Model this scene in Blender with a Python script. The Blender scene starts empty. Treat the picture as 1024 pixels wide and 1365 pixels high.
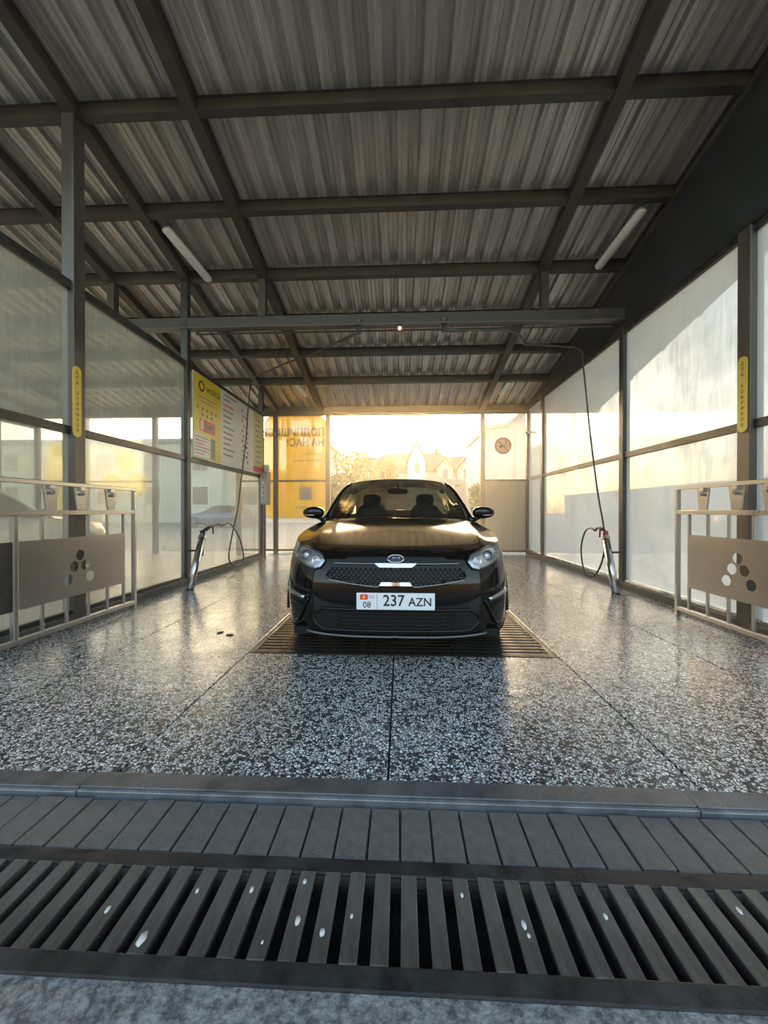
import bpy, bmesh, math, random
from mathutils import Vector, Matrix
from mathutils.geometry import delaunay_2d_cdt
random.seed(7)
R = math.radians
scene = bpy.context.scene
col = scene.collection

# ------------------------------------------------------------------ camera, sky, exposure
cam_d = bpy.data.cameras.new('camera'); cam = bpy.data.objects.new('camera', cam_d); col.objects.link(cam)
cam_d.sensor_fit = 'HORIZONTAL'; cam_d.sensor_width = 36.0; cam_d.lens = 36.0*513/1024
cam_d.clip_start = 0.05; cam_d.clip_end = 500
cam.location = (0, 0, 1.06); cam.rotation_euler = (R(90-0.25), 0, R(2.5))
scene.camera = cam
world = bpy.data.worlds.new('world'); scene.world = world; world.use_nodes = True
wn = world.node_tree; wn.nodes.clear()
sky = wn.nodes.new('ShaderNodeTexSky'); sky.sky_type = 'NISHITA'
sky.sun_disc = False; sky.sun_elevation = R(11); sky.sun_rotation = R(-4); sky.dust_density = 3.0; sky.air_density = 1.0; sky.ozone_density = 1.0
bgn = wn.nodes.new('ShaderNodeBackground'); bgn.inputs[1].default_value = 0.42
outn = wn.nodes.new('ShaderNodeOutputWorld')
wb_ = wn.nodes.new('ShaderNodeMix'); wb_.data_type = 'RGBA'; wb_.blend_type = 'MULTIPLY'; wb_.inputs[0].default_value = 1.0; wb_.inputs[7].default_value = (1.0,.91,.77,1)
wn.links.new(sky.outputs[0], wb_.inputs[6]); wn.links.new(wb_.outputs[2], bgn.inputs[0]); wn.links.new(bgn.outputs[0], outn.inputs[0])
scene.view_settings.view_transform = 'Standard'; scene.view_settings.look = 'None'
scene.view_settings.gamma = 1.0; scene.view_settings.use_curve_mapping = False
scene.view_settings.exposure = 1.5

# ------------------------------------------------------------------ helpers
def new_mat(name):
    m = bpy.data.materials.new(name); m.use_nodes = True
    nt = m.node_tree; nt.nodes.clear()
    return m, nt, nt.nodes.new('ShaderNodeOutputMaterial')
def N(nt, t, **kw):
    n = nt.nodes.new(t)
    for k, v in kw.items():
        if k.startswith('i_'):
            key = k[2:]; key = int(key) if key.isdigit() else key.replace('_', ' ')
            n.inputs[key].default_value = v
        else: setattr(n, k, v)
    return n
def rgb(c): return (c[0], c[1], c[2], 1.0)
MATS = {}
def pm(name, c, rough=.5, metal=0.0, c2=None, scale=6.0, stretch=(1,1,1), rvar=0.0, bump=0.0, bscale=60.0, coat=0.0, spec=0.5, lo=.35, hi=.65):
    m, nt, out = new_mat(name); L = nt.links.new
    b = N(nt, 'ShaderNodeBsdfPrincipled'); L(b.outputs[0], out.inputs[0])
    b.inputs['Metallic'].default_value = metal; b.inputs['Roughness'].default_value = rough
    b.inputs['Coat Weight'].default_value = coat; b.inputs['Coat Roughness'].default_value = .04
    b.inputs['Specular IOR Level'].default_value = spec
    b.inputs['Base Color'].default_value = rgb(c)
    if c2 or rvar or bump:
        tc = N(nt, 'ShaderNodeTexCoord'); mp = N(nt, 'ShaderNodeMapping'); mp.inputs['Scale'].default_value = stretch
        L(tc.outputs['Object'], mp.inputs[0])
    if c2 or rvar:
        nz = N(nt, 'ShaderNodeTexNoise', i_Scale=scale, i_Detail=6.0, i_Roughness=.6); L(mp.outputs[0], nz.inputs['Vector'])
        rp = N(nt, 'ShaderNodeMapRange'); rp.inputs[1].default_value = lo; rp.inputs[2].default_value = hi
        L(nz.outputs[0], rp.inputs[0])
    if c2:
        mx = N(nt, 'ShaderNodeMix', data_type='RGBA'); mx.inputs[6].default_value = rgb(c); mx.inputs[7].default_value = rgb(c2)
        L(rp.outputs[0], mx.inputs[0]); L(mx.outputs[2], b.inputs['Base Color'])
    if rvar:
        rr = N(nt, 'ShaderNodeMapRange'); rr.inputs[3].default_value = max(.02, rough-rvar); rr.inputs[4].default_value = min(1, rough+rvar)
        L(rp.outputs[0], rr.inputs[0]); L(rr.outputs[0], b.inputs['Roughness'])
    if bump:
        nb = N(nt, 'ShaderNodeTexNoise', i_Scale=bscale, i_Detail=4.0); L(mp.outputs[0], nb.inputs['Vector'])
        bp = N(nt, 'ShaderNodeBump', i_Strength=bump, i_Distance=.01); L(nb.outputs[0], bp.inputs['Height']); L(bp.outputs[0], b.inputs['Normal'])
    MATS[name] = m
    return m

class MB:
    def __init__(s): s.v = []; s.f = []
    def add(s, v, f):
        o = len(s.v); s.v += [tuple(p) for p in v]; s.f += [tuple(i+o for i in q) for q in f]; return s
    def box(s, x0, x1, y0, y1, z0, z1):
        v = [(x,y,z) for x in (x0,x1) for y in (y0,y1) for z in (z0,z1)]
        return s.add(v, [(0,1,3,2),(4,6,7,5),(0,4,5,1),(2,3,7,6),(0,2,6,4),(1,5,7,3)])
    def prism(s, pts, axis, a, b):           # pts: 2D outline in the plane normal to axis
        def mk(p, t):
            return (t,p[0],p[1]) if axis == 0 else (p[0],t,p[1]) if axis == 1 else (p[0],p[1],t)
        n = len(pts); v = [mk(p,a) for p in pts]+[mk(p,b) for p in pts]
        f = [tuple(range(n))[::-1], tuple(range(n,2*n))]+[(i,(i+1)%n,n+(i+1)%n,n+i) for i in range(n)]
        return s.add(v, f)
    def tube(s, pts, r, seg=8, cap=True, ex=1.0):
        pts = [Vector(p) for p in pts]; n = len(pts); rs = r if isinstance(r, (list,tuple)) else [r]*n
        rings = []; up = None
        for i, p in enumerate(pts):
            t = (pts[min(i+1,n-1)]-pts[max(i-1,0)]).normalized()
            if up is None: up = Vector((0,0,1)) if abs(t.z) < .9 else Vector((0,1,0))
            a = t.cross(up).normalized(); b = a.cross(t).normalized(); up = b
            rings.append([p+a*math.cos(2*math.pi*k/seg)*rs[i]+b*math.sin(2*math.pi*k/seg)*rs[i]*ex for k in range(seg)])
        v = [q for g in rings for q in g]
        f = [(i*seg+k, i*seg+(k+1)%seg, (i+1)*seg+(k+1)%seg, (i+1)*seg+k) for i in range(n-1) for k in range(seg)]
        if cap: f += [tuple(range(seg))[::-1], tuple(range((n-1)*seg, n*seg))]
        return s.add(v, f)
    def lathe(s, prof, seg=24, M=None, close=False):   # prof: (radius, height) about z
        v = [(r*math.cos(2*math.pi*k/seg), r*math.sin(2*math.pi*k/seg), h) for r,h in prof for k in range(seg)]
        if M is not None: v = [tuple(M @ Vector(p)) for p in v]
        n = len(prof)
        f = [(i*seg+k, i*seg+(k+1)%seg, (i+1)*seg+(k+1)%seg, (i+1)*seg+k) for i in range(n-1) for k in range(seg)]
        if close: f += [tuple(range(seg))[::-1], tuple(range((n-1)*seg, n*seg))]
        return s.add(v, f)
    def blob(s, c, r, sub=2, M=None, pw=1.0):
        bm = bmesh.new(); bmesh.ops.create_icosphere(bm, subdivisions=sub, radius=1)
        v = []
        for q in bm.verts:
            p = [math.copysign(abs(k)**pw, k) for k in q.co]
            p = Vector((p[0]*r[0], p[1]*r[1], p[2]*r[2]))
            if M is not None: p = M @ p
            v.append(tuple(p+Vector(c)))
        bm.verts.index_update()
        f = [tuple(w.index for w in q.verts) for q in bm.faces]; bm.free()
        return s.add(v, f)
    def xf(s, M): s.v = [tuple(M @ Vector(p)) for p in s.v]; return s
    def build(s, name, mat, parent=None, smooth=False, bevel=0, thick=0, auto=None):
        me = bpy.data.meshes.new(name); me.from_pydata(s.v, [], s.f); me.update()
        bm = bmesh.new(); bm.from_mesh(me); bmesh.ops.recalc_face_normals(bm, faces=bm.faces); bm.to_mesh(me); bm.free()
        if smooth:
            for p in me.polygons: p.use_smooth = True
            if auto:
                try: me.set_sharp_from_angle(angle=R(auto))
                except Exception: pass
        if mat is not None: me.materials.append(MATS[mat] if isinstance(mat, str) else mat)
        o = bpy.data.objects.new(name, me); col.objects.link(o)
        if parent is not None: o.parent = parent
        if bevel:
            m = o.modifiers.new('bevel', 'BEVEL'); m.width = bevel; m.segments = 2; m.limit_method = 'ANGLE'
        if thick:
            m = o.modifiers.new('solidify', 'SOLIDIFY'); m.thickness = thick; m.offset = -1
        return o
def empty(name, loc=(0,0,0), rz=0):
    o = bpy.data.objects.new(name, None); col.objects.link(o); o.location = loc; o.rotation_euler = (0,0,rz); o.empty_display_size = .1
    return o
def tag(o, label=None, cat=None, group=None, kind=None):
    if label: o['label'] = label
    if cat: o['category'] = cat
    if group: o['group'] = group
    if kind: o['kind'] = kind
    return o
def share(src, name, parent, loc=(0,0,0), rz=0):
    o = src.copy(); o.name = name; col.objects.link(o); o.parent = parent; o.location = loc; o.rotation_euler = (0,0,rz)
    return o
def text(name, s, size, mat, M, parent, ext=.0008, align='CENTER', sx=1.0, bold=0.0):
    cu = bpy.data.curves.new('t', 'FONT'); cu.body = s; cu.size = size; cu.align_x = align; cu.align_y = 'CENTER'; cu.extrude = ext; cu.offset = bold
    cu.resolution_u = 3
    o = bpy.data.objects.new('t', cu); col.objects.link(o)
    dg = bpy.context.evaluated_depsgraph_get(); me = bpy.data.meshes.new_from_object(o.evaluated_get(dg))
    bpy.data.objects.remove(o); bpy.data.curves.remove(cu)
    me.transform(M @ Matrix.Diagonal((sx,1,1,1))); me.name = name
    me.materials.clear(); me.materials.append(MATS[mat])
    o = bpy.data.objects.new(name, me); col.objects.link(o); o.parent = parent
    return o
def frame(origin, xdir, ydir):          # matrix with given local x and y directions
    x = Vector(xdir).normalized(); y = Vector(ydir).normalized(); z = x.cross(y)
    M = Matrix((x,y,z)).transposed().to_4x4(); M.translation = Vector(origin); return M
def spline(pts, n):
    P = [Vector(p) for p in pts]; out = []
    P = [P[0]*2-P[1]]+P+[P[-1]*2-P[-2]]
    m = len(P)-3
    for i in range(n+1):
        t = i/n*m; k = min(int(t), m-1); u = t-k; a,b,c,d = P[k:k+4]
        out.append(.5*((2*b)+(c-a)*u+(2*a-5*b+4*c-d)*u*u+(3*b-a-3*c+d)*u**3))
    return out
def lerpt(tab, x):
    if x <= tab[0][0]: return tab[0][1]
    for (a,fa),(b,fb) in zip(tab, tab[1:]):
        if x <= b: t = (x-a)/(b-a); return fa+(fb-fa)*t
    return tab[-1][1]
def smoother(tab, x):
    # smooth table: three-tap average of linear interpolation
    h = .02*(tab[-1][0]-tab[0][0])
    return (lerpt(tab,x-h)+2*lerpt(tab,x)+lerpt(tab,x+h))/4
def inpoly(p, poly):
    x,y = p; c = False; n = len(poly); j = n-1
    for i in range(n):
        xi,yi = poly[i]; xj,yj = poly[j]
        if (yi > y) != (yj > y) and x < (xj-xi)*(y-yi)/(yj-yi)+xi: c = not c
        j = i
    return c
def dens(poly, step):
    out = []
    for i,p in enumerate(poly):
        q = poly[(i+1)%len(poly)]; d = math.hypot(q[0]-p[0], q[1]-p[1]); n = max(1, int(math.ceil(d/step)))
        out += [(p[0]+(q[0]-p[0])*k/n, p[1]+(q[1]-p[1])*k/n) for k in range(n)]
    return out
def fill2d(outline, holes, step):
    loops = [dens(outline, step)]+[list(h) for h in holes]
    vs = []; es = []
    for lp in loops:
        o = len(vs); vs += lp; es += [(o+i, o+(i+1)%len(lp)) for i in range(len(lp))]
    x0 = min(p[0] for p in vs); x1 = max(p[0] for p in vs); y0 = min(p[1] for p in vs); y1 = max(p[1] for p in vs)
    nb = list(vs)
    ny = int((y1-y0)/step); nx = int((x1-x0)/step)
    for i in range(1, nx+1):
        for j in range(1, ny+1):
            p = (x0+i*step*.999, y0+j*step*.999)
            if inpoly(p, loops[0]) and not any(inpoly(p,h) for h in loops[1:]):
                if all((p[0]-q[0])**2+(p[1]-q[1])**2 > (.45*step)**2 for q in nb): vs.append(p)
    V,_,F,*_ = delaunay_2d_cdt([Vector(p) for p in vs], es, [], 0, 1e-6)
    F2 = []
    for f in F:
        c = (sum(V[i].x for i in f)/3, sum(V[i].y for i in f)/3)
        if inpoly(c, loops[0]) and not any(inpoly(c,h) for h in loops[1:]): F2.append(tuple(f))
    return [(p.x,p.y) for p in V], F2
def circ(cx, cy, r, n=18): return [(cx+r*math.cos(2*math.pi*k/n), cy+r*math.sin(2*math.pi*k/n)) for k in range(n)]

# ------------------------------------------------------------------ materials
def terrazzo():
    m, nt, out = new_mat('terrazzo'); L = nt.links.new
    b = N(nt, 'ShaderNodeBsdfPrincipled'); L(b.outputs[0], out.inputs[0])
    tc = N(nt, 'ShaderNodeTexCoord')
    wz = N(nt, 'ShaderNodeTexNoise', i_Scale=55.0, i_Detail=3.0); L(tc.outputs['Object'], wz.inputs['Vector'])
    ma = N(nt, 'ShaderNodeMix', data_type='VECTOR'); ma.inputs[0].default_value = .022
    L(tc.outputs['Object'], ma.inputs[4]); L(wz.outputs['Color'], ma.inputs[5])
    v1 = N(nt, 'ShaderNodeTexVoronoi', i_Scale=68.0, i_Randomness=1.0); L(ma.outputs[1], v1.inputs['Vector'])
    v2 = N(nt, 'ShaderNodeTexVoronoi', feature='DISTANCE_TO_EDGE', i_Scale=68.0, i_Randomness=1.0); L(ma.outputs[1], v2.inputs['Vector'])
    edge = N(nt, 'ShaderNodeMapRange'); edge.inputs[1].default_value = .08; edge.inputs[2].default_value = .16; L(v2.outputs['Distance'], edge.inputs[0])
    sep = N(nt, 'ShaderNodeSeparateColor'); L(v1.outputs['Color'], sep.inputs[0])
    rp = N(nt, 'ShaderNodeValToRGB'); L(sep.outputs[0], rp.inputs[0])
    e = rp.color_ramp.elements; e[0].position = .16; e[0].color = (.06,.06,.065,1); e[1].position = .26; e[1].color = (.44,.44,.45,1)
    for p,c in ((.6,.62),(.85,.80),(1,.88)):
        q = e.new(p); q.color = (c,c,c*.985,1)
    big = N(nt, 'ShaderNodeTexNoise', i_Scale=1.3, i_Detail=5.0, i_Roughness=.6); L(tc.outputs['Object'], big.inputs['Vector'])
    mx = N(nt, 'ShaderNodeMix', data_type='RGBA'); mx.inputs[6].default_value = (.03,.03,.031,1); L(edge.outputs[0], mx.inputs[0]); L(rp.outputs[0], mx.inputs[7])
    dirt = N(nt, 'ShaderNodeMapRange'); dirt.inputs[1].default_value = .45; dirt.inputs[2].default_value = .75; dirt.inputs[4].default_value = .22; L(big.outputs[0], dirt.inputs[0])
    md = N(nt, 'ShaderNodeMix', data_type='RGBA'); md.inputs[7].default_value = (.075,.068,.06,1); L(dirt.outputs[0], md.inputs[0]); L(mx.outputs[2], md.inputs[6])
    L(md.outputs[2], b.inputs['Base Color'])
    rr = N(nt, 'ShaderNodeMapRange'); rr.inputs[1].default_value = .35; rr.inputs[2].default_value = .65; rr.inputs[3].default_value = .08; rr.inputs[4].default_value = .28; L(big.outputs[0], rr.inputs[0])
    L(rr.outputs[0], b.inputs['Roughness'])
    b.inputs['Specular IOR Level'].default_value = .8
    fb = N(nt, 'ShaderNodeTexNoise', i_Scale=9.0, i_Detail=3.0); L(tc.outputs['Object'], fb.inputs['Vector'])
    ad = N(nt, 'ShaderNodeMath', operation='MULTIPLY_ADD'); ad.inputs[1].default_value = .06; L(edge.outputs[0], ad.inputs[0]); L(fb.outputs[0], ad.inputs[2])
    bp = N(nt, 'ShaderNodeBump', i_Strength=.12, i_Distance=.02); L(ad.outputs[0], bp.inputs['Height']); L(bp.outputs[0], b.inputs['Normal'])
    MATS['terrazzo'] = m
terrazzo()
def hazy_glass(name, tint, haze, hcol, rough=.06, scale=1.5, f0=.08):
    """dirty, water-marked sheet glass: clear film + pale residue that scatters light + a glossy wet face"""
    m, nt, out = new_mat(name); L = nt.links.new
    tc = N(nt, 'ShaderNodeTexCoord')
    nz = N(nt, 'ShaderNodeTexNoise', i_Scale=scale, i_Detail=6.0, i_Roughness=.65); L(tc.outputs['Object'], nz.inputs['Vector'])
    mp = N(nt, 'ShaderNodeMapping'); mp.inputs['Scale'].default_value = (14,14,.8); L(tc.outputs['Object'], mp.inputs[0])
    st = N(nt, 'ShaderNodeTexNoise', i_Scale=2.0, i_Detail=4.0); L(mp.outputs[0], st.inputs['Vector'])
    av = N(nt, 'ShaderNodeMath', operation='MULTIPLY_ADD'); av.inputs[1].default_value = .35; L(st.outputs[0], av.inputs[0]); L(nz.outputs[0], av.inputs[2])
    hr = N(nt, 'ShaderNodeMapRange'); hr.inputs[1].default_value = .45; hr.inputs[2].default_value = .95
    hr.inputs[3].default_value = max(0, haze-.13); hr.inputs[4].default_value = min(1, haze+.13); L(av.outputs[0], hr.inputs[0])
    tr = N(nt, 'ShaderNodeBsdfTransparent'); tr.inputs[0].default_value = rgb(tint)
    tl = N(nt, 'ShaderNodeBsdfTranslucent'); tl.inputs[0].default_value = rgb(hcol)
    df = N(nt, 'ShaderNodeBsdfDiffuse'); df.inputs[0].default_value = rgb(hcol)
    m1 = N(nt, 'ShaderNodeMixShader'); m1.inputs[0].default_value = .35; L(tl.outputs[0], m1.inputs[1]); L(df.outputs[0], m1.inputs[2])
    m2 = N(nt, 'ShaderNodeMixShader'); L(hr.outputs[0], m2.inputs[0]); L(tr.outputs[0], m2.inputs[1]); L(m1.outputs[0], m2.inputs[2])
    gl = N(nt, 'ShaderNodeBsdfGlossy'); gl.inputs['Roughness'].default_value = rough; gl.inputs[0].default_value = (.95,.95,.95,1)
    lw = N(nt, 'ShaderNodeLayerWeight', i_Blend=.5); pw_ = N(nt, 'ShaderNodeMath', operation='POWER'); pw_.inputs[1].default_value = 5.0; L(lw.outputs['Facing'], pw_.inputs[0])
    fr = N(nt, 'ShaderNodeMath', operation='MULTIPLY_ADD'); fr.inputs[1].default_value = 1-f0; fr.inputs[2].default_value = f0; L(pw_.outputs[0], fr.inputs[0])
    m3 = N(nt, 'ShaderNodeMixShader'); L(fr.outputs[0], m3.inputs[0]); L(m2.outputs[0], m3.inputs[1]); L(gl.outputs[0], m3.inputs[2])
    L(m3.outputs[0], out.inputs[0]); MATS[name] = m
hazy_glass('glass_left', (.93,.94,.88), .58, (.62,.595,.51))
hazy_glass('glass_right', (.90,.93,.95), .94, (.58,.57,.545))
hazy_glass('glass_back', (.95,.95,.93), .16, (.85,.82,.76))
hazy_glass('car_glass', (.36,.37,.33), .13, (.34,.29,.23), rough=.01, f0=.06)  # brown scatter imitates the roof's reflection and veiling haze on the windshield
hazy_glass('tint_glass', (.08,.08,.075), .13, (.04,.035,.03), rough=.01, f0=.06)
hazy_glass('lens_glass', (.96,.96,.96), .04, (.8,.8,.8), rough=.01)
def banner_vinyl(name, c):
    m, nt, out = new_mat(name); L = nt.links.new
    tl = N(nt, 'ShaderNodeBsdfTranslucent'); tl.inputs[0].default_value = rgb(c)
    df = N(nt, 'ShaderNodeBsdfDiffuse'); df.inputs[0].default_value = rgb(c)
    m1 = N(nt, 'ShaderNodeMixShader'); m1.inputs[0].default_value = .5; L(tl.outputs[0], m1.inputs[1]); L(df.outputs[0], m1.inputs[2])
    L(m1.outputs[0], out.inputs[0]); MATS[name] = m
banner_vinyl('yellow_vinyl', (.88,.71,.12)); banner_vinyl('pale_vinyl', (.95,.88,.30))
pm('steel_frame', (.035,.034,.034), .42, .3, c2=(.075,.068,.06), scale=3, rvar=.12)
pm('steel_brown', (.095,.08,.068), .45, .35, c2=(.15,.128,.108), scale=4, stretch=(1,1,.3), rvar=.12)
pm('roof_steel', (.052,.044,.037), .5, .1, c2=(.078,.067,.056), scale=5, rvar=.1)
pm('zinc_sheet', (.62,.585,.535), .36, .45, c2=(.38,.355,.32), scale=2.2, stretch=(9,.5,1), rvar=.10, bump=.05, bscale=140)
pm('dark_panel', (.03,.032,.036), .42, 0, c2=(.042,.044,.048), scale=2, rvar=.08)
pm('stainless', (.52,.51,.49), .32, .9, c2=(.46,.45,.43), scale=3, rvar=.05)
pm('stainless_plate', (.42,.41,.40), .36, .9, c2=(.36,.35,.34), scale=2.0, rvar=.05)
pm('bright_steel', (.62,.62,.62), .22, .95, c2=(.45,.45,.45), scale=5, rvar=.08)
pm('black_plastic', (.012,.012,.013), .4)
pm('black_rubber', (.014,.014,.014), .6, c2=(.03,.03,.03), scale=20)
pm('hose_rubber', (.05,.05,.052), .4)
pm('red_plastic', (.45,.03,.03), .4)
pm('pipe_paint', (.11,.10,.09), .45, .3)
pm('yellow_paint', (.75,.55,.06), .45, c2=(.66,.48,.08), scale=8)
pm('board_yellow', (.70,.52,.02), .4, c2=(.64,.47,.03), scale=4)
pm('board_white', (.66,.65,.62), .4, c2=(.60,.59,.56), scale=4)
pm('board_green', (.42,.44,.20), .45)
pm('print_black', (.02,.02,.02), .5)
pm('print_grey', (.22,.22,.22), .5)
pm('print_red', (.62,.06,.05), .5)
pm('print_pink', (.72,.16,.14), .5)
pm('lamp_white', (.80,.80,.77), .35, c2=(.70,.70,.66), scale=5)
pm('kerb_concrete', (.06,.058,.055), .6, c2=(.12,.115,.105), scale=18, rvar=.15, bump=.3, bscale=50)
pm('apron_concrete', (.30,.295,.29), .6, c2=(.09,.088,.088), scale=48, rvar=.2, bump=.6, bscale=90, lo=.36, hi=.62)
pm('paver', (.095,.09,.086), .75, c2=(.14,.132,.125), scale=26, rvar=.1, bump=.5, bscale=180)
pm('mortar', (.035,.034,.034), .85, c2=(.08,.078,.075), scale=30, bump=.5)
pm('trench', (.075,.068,.060), .7, c2=(.045,.042,.038), scale=8)
pm('kerb_steel', (.24,.245,.255), .36, .6, c2=(.11,.112,.118), scale=6, rvar=.14)
pm('kerb_edge', (.38,.40,.43), .35, .6, c2=(.2,.21,.23), scale=9, rvar=.1)
pm('grate_iron', (.21,.20,.185), .45, .5, c2=(.085,.075,.066), scale=9, stretch=(1,.35,1), rvar=.15, bump=.25, bscale=70)
pm('grate_frame', (.032,.032,.034), .5, .5, c2=(.06,.058,.056), scale=9, rvar=.15, bump=.3, bscale=60)
pm('pit_slat', (.10,.09,.08), .35, .7, c2=(.05,.046,.042), scale=6, rvar=.12)
pm('grout', (.06,.058,.055), .8)
pm('bay_floor', (.36,.35,.33), .35, c2=(.26,.25,.235), scale=5, rvar=.15)
pm('ground', (.30,.285,.26), .7, c2=(.22,.21,.19), scale=1.2, bump=.2)
pm('car_black', (.006,.005,.0042), .08, 0, coat=0, spec=.4)
pm('car_white', (.78,.78,.76), .25, 0, coat=.8)
pm('car_blue', (.05,.11,.22), .25, .2, coat=.8)
pm('trim_black', (.010,.010,.010), .4, spec=.3)
pm('grille_black', (.010,.009,.008), .4, spec=.3)
pm('chrome', (.78,.79,.82), .08, 1.0)
pm('satin_chrome', (.55,.55,.56), .22, 1.0)
pm('lamp_housing', (.62,.62,.64), .16, .85)
pm('lamp_dark', (.07,.07,.075), .2, .4)
pm('lamp_lens', (.85,.86,.9), .05, .7)
pm('tail_red', (.35,.01,.01), .15, coat=.6)
pm('rim_alloy', (.35,.35,.36), .3, .9)
pm('interior', (.03,.027,.024), .7)
pm('seat_cloth', (.045,.04,.036), .85)
pm('plate_white', (.82,.82,.84), .35)
pm('flag_red', (.78,.08,.03), .4)
pm('flag_gold', (.9,.55,.05), .4)
pm('house_wall', (.62,.44,.36), .8, c2=(.56,.40,.33), scale=.4)
pm('house_trim', (.75,.70,.64), .7)
pm('roof_red', (.27,.07,.06), .7, c2=(.21,.055,.05), scale=3, stretch=(1,1,3))
pm('window_dark', (.10,.11,.12), .15)
pm('shed_grey', (.24,.25,.26), .7)
pm('wall_pale', (.60,.57,.52), .8, c2=(.5,.48,.44), scale=.6)
pm('tan_panel', (.52,.41,.30), .5, c2=(.44,.345,.25), scale=5, stretch=(6,1,.4))
pm('bark', (.09,.065,.045), .9)
pm('leaf_green', (.10,.15,.035), .6, c2=(.15,.19,.05), scale=2)
pm('leaf_dark', (.05,.085,.025), .6, c2=(.08,.12,.03), scale=2)
pm('leaf_yellow', (.55,.36,.06), .6, c2=(.40,.30,.06), scale=2)
pm('street_wall', (.10,.08,.065), .8, c2=(.14,.115,.09), scale=.5)
pm('wall_green', (.64,.63,.54), .8, c2=(.58,.57,.49), scale=.5)
pm('lip_sheen', (.16,.165,.18), .25, .7)  # bluish metal grey puts the reflection along the body's lower lip into the colour
pm('fleck', (.66,.66,.64), .6)
pm('box_grey', (.30,.28,.26), .4, .4)

# ------------------------------------------------------------------ setting: floor
XL, XR = -3.10, 3.07          # wall planes
YF, YB = 1.50, 9.42           # front edge of the floor, back wall
PY = [3.53, 5.43, 8.43, 9.42] # post lines
floor = empty('floor'); tag(floor, kind='structure')
MB().box(-12, 12, YF-.02, 9.75, -.5, -.03).build('floor_bed', 'grout', floor)
G = .004
slabs = [(-3.1,-2.13,1.5,9.7), (-2.13,-1.14,1.5,9.7), (-1.14,-.05,1.5,2.81), (-.05,1.14,1.5,2.81), (1.14,2.15,1.5,9.7), (2.15,3.1,1.5,9.7), (-1.14,1.14,4.72,9.7)]
for x0,x1,y0,y1 in slabs:
    MB().box(x0+G, x1-G, y0, y1-G, -.04, 0).build('slab', 'terrazzo', floor, bevel=.003)
MB().box(-12, -3.1, 1.5, 9.7, -.04, 0).build('slab', 'bay_floor', floor)
MB().box(3.1, 12, 1.5, 9.7, -.04, 0).build('slab', 'bay_floor', floor)

# ground outside and the apron in front
g = MB(); g.box(-90, 90, 9.7, 140, -.3, -.02); o = g.build('ground', 'ground'); tag(o, kind='structure')
g = MB(); g.box(-90, -12, -60, 9.7, -.3, -.02); g.box(12, 90, -60, 9.7, -.3, -.02); o = g.build('ground', 'ground'); tag(o, kind='structure')
g = MB(); g.box(-12, 12, -60, .845, -.45, -.012); o = g.build('apron', 'apron_concrete'); tag(o, kind='structure')
bw = empty('wall_boundary'); tag(bw, kind='structure')
MB().box(20, 20.3, -14, 48, -.1, 2.9).build('panel', 'wall_pale', bw)
for k in range(16): MB().box(19.9, 20, -14+4*k-.15, -14+4*k+.15, -.1, 2.9).build('pier', 'wall_pale', bw)
ws_ = empty('wall_street'); tag(ws_, kind='structure')
MB().box(-40, 40, -16.4, -16, -.1, 4.6).build('panel', 'street_wall', ws_)
for k in range(21): MB().box(-40+4*k-.12, -40+4*k+.12, -16, -15.9, -.1, 4.6).build('pier', 'street_wall', ws_)
MB().box(-40, 40, -16.5, -15.85, 4.6, 4.72).build('coping', 'kerb_concrete', ws_)
tr = empty('trim_1'); tag(tr, kind='structure')
MB().box(-12, 12, .845, 1.48, -.6, -.40).build('trench_bed', 'trench', tr)
MB().box(-12, 12, 1.12, 1.18, -.45, -.02).build('trench_side', 'trench', tr)
MB().box(-12, 12, 1.175, 1.48, -.45, -.035).build('mortar_bed', 'mortar', tr)
MB().box(-12, -2.62, .845, 1.2, -.45, -.02).build('trench_side', 'mortar', tr)
MB().box(2.62, 12, .845, 1.2, -.45, -.02).build('trench_side', 'mortar', tr)
# steel angle along the floor edge
ke = empty('trim_2'); tag(ke, kind='structure')
for x0,x1,dz in ((-6,-1.235,-.004),(-1.23,1.06,0),(1.064,6,-.004)):
    MB().box(x0, x1, 1.42, 1.502, -.08, .004+dz).build('edge_angle', 'kerb_steel', ke, bevel=.003)
    MB().box(x0, x1, 1.404, 1.4195, -.08, -.004+dz).build('edge_lip', 'kerb_edge', ke, bevel=.003)
# pavers
pv = empty('paving'); tag(pv, kind='structure')
src = MB().box(-.0485,.0485,-.103,.103,-.05,0).build('brick', 'paver', pv, bevel=.004)
src.location = (-2.55, 1.283, -.016)
for k in range(1, 50):
    o = share(src, 'brick', pv, (-2.55+k*.104, 1.283+random.uniform(-.002,.002), -.016+random.uniform(-.003,.003)), random.uniform(-.006,.006))
    o.rotation_euler = (random.uniform(-.012,.012), random.uniform(-.015,.015), random.uniform(-.006,.006))

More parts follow.
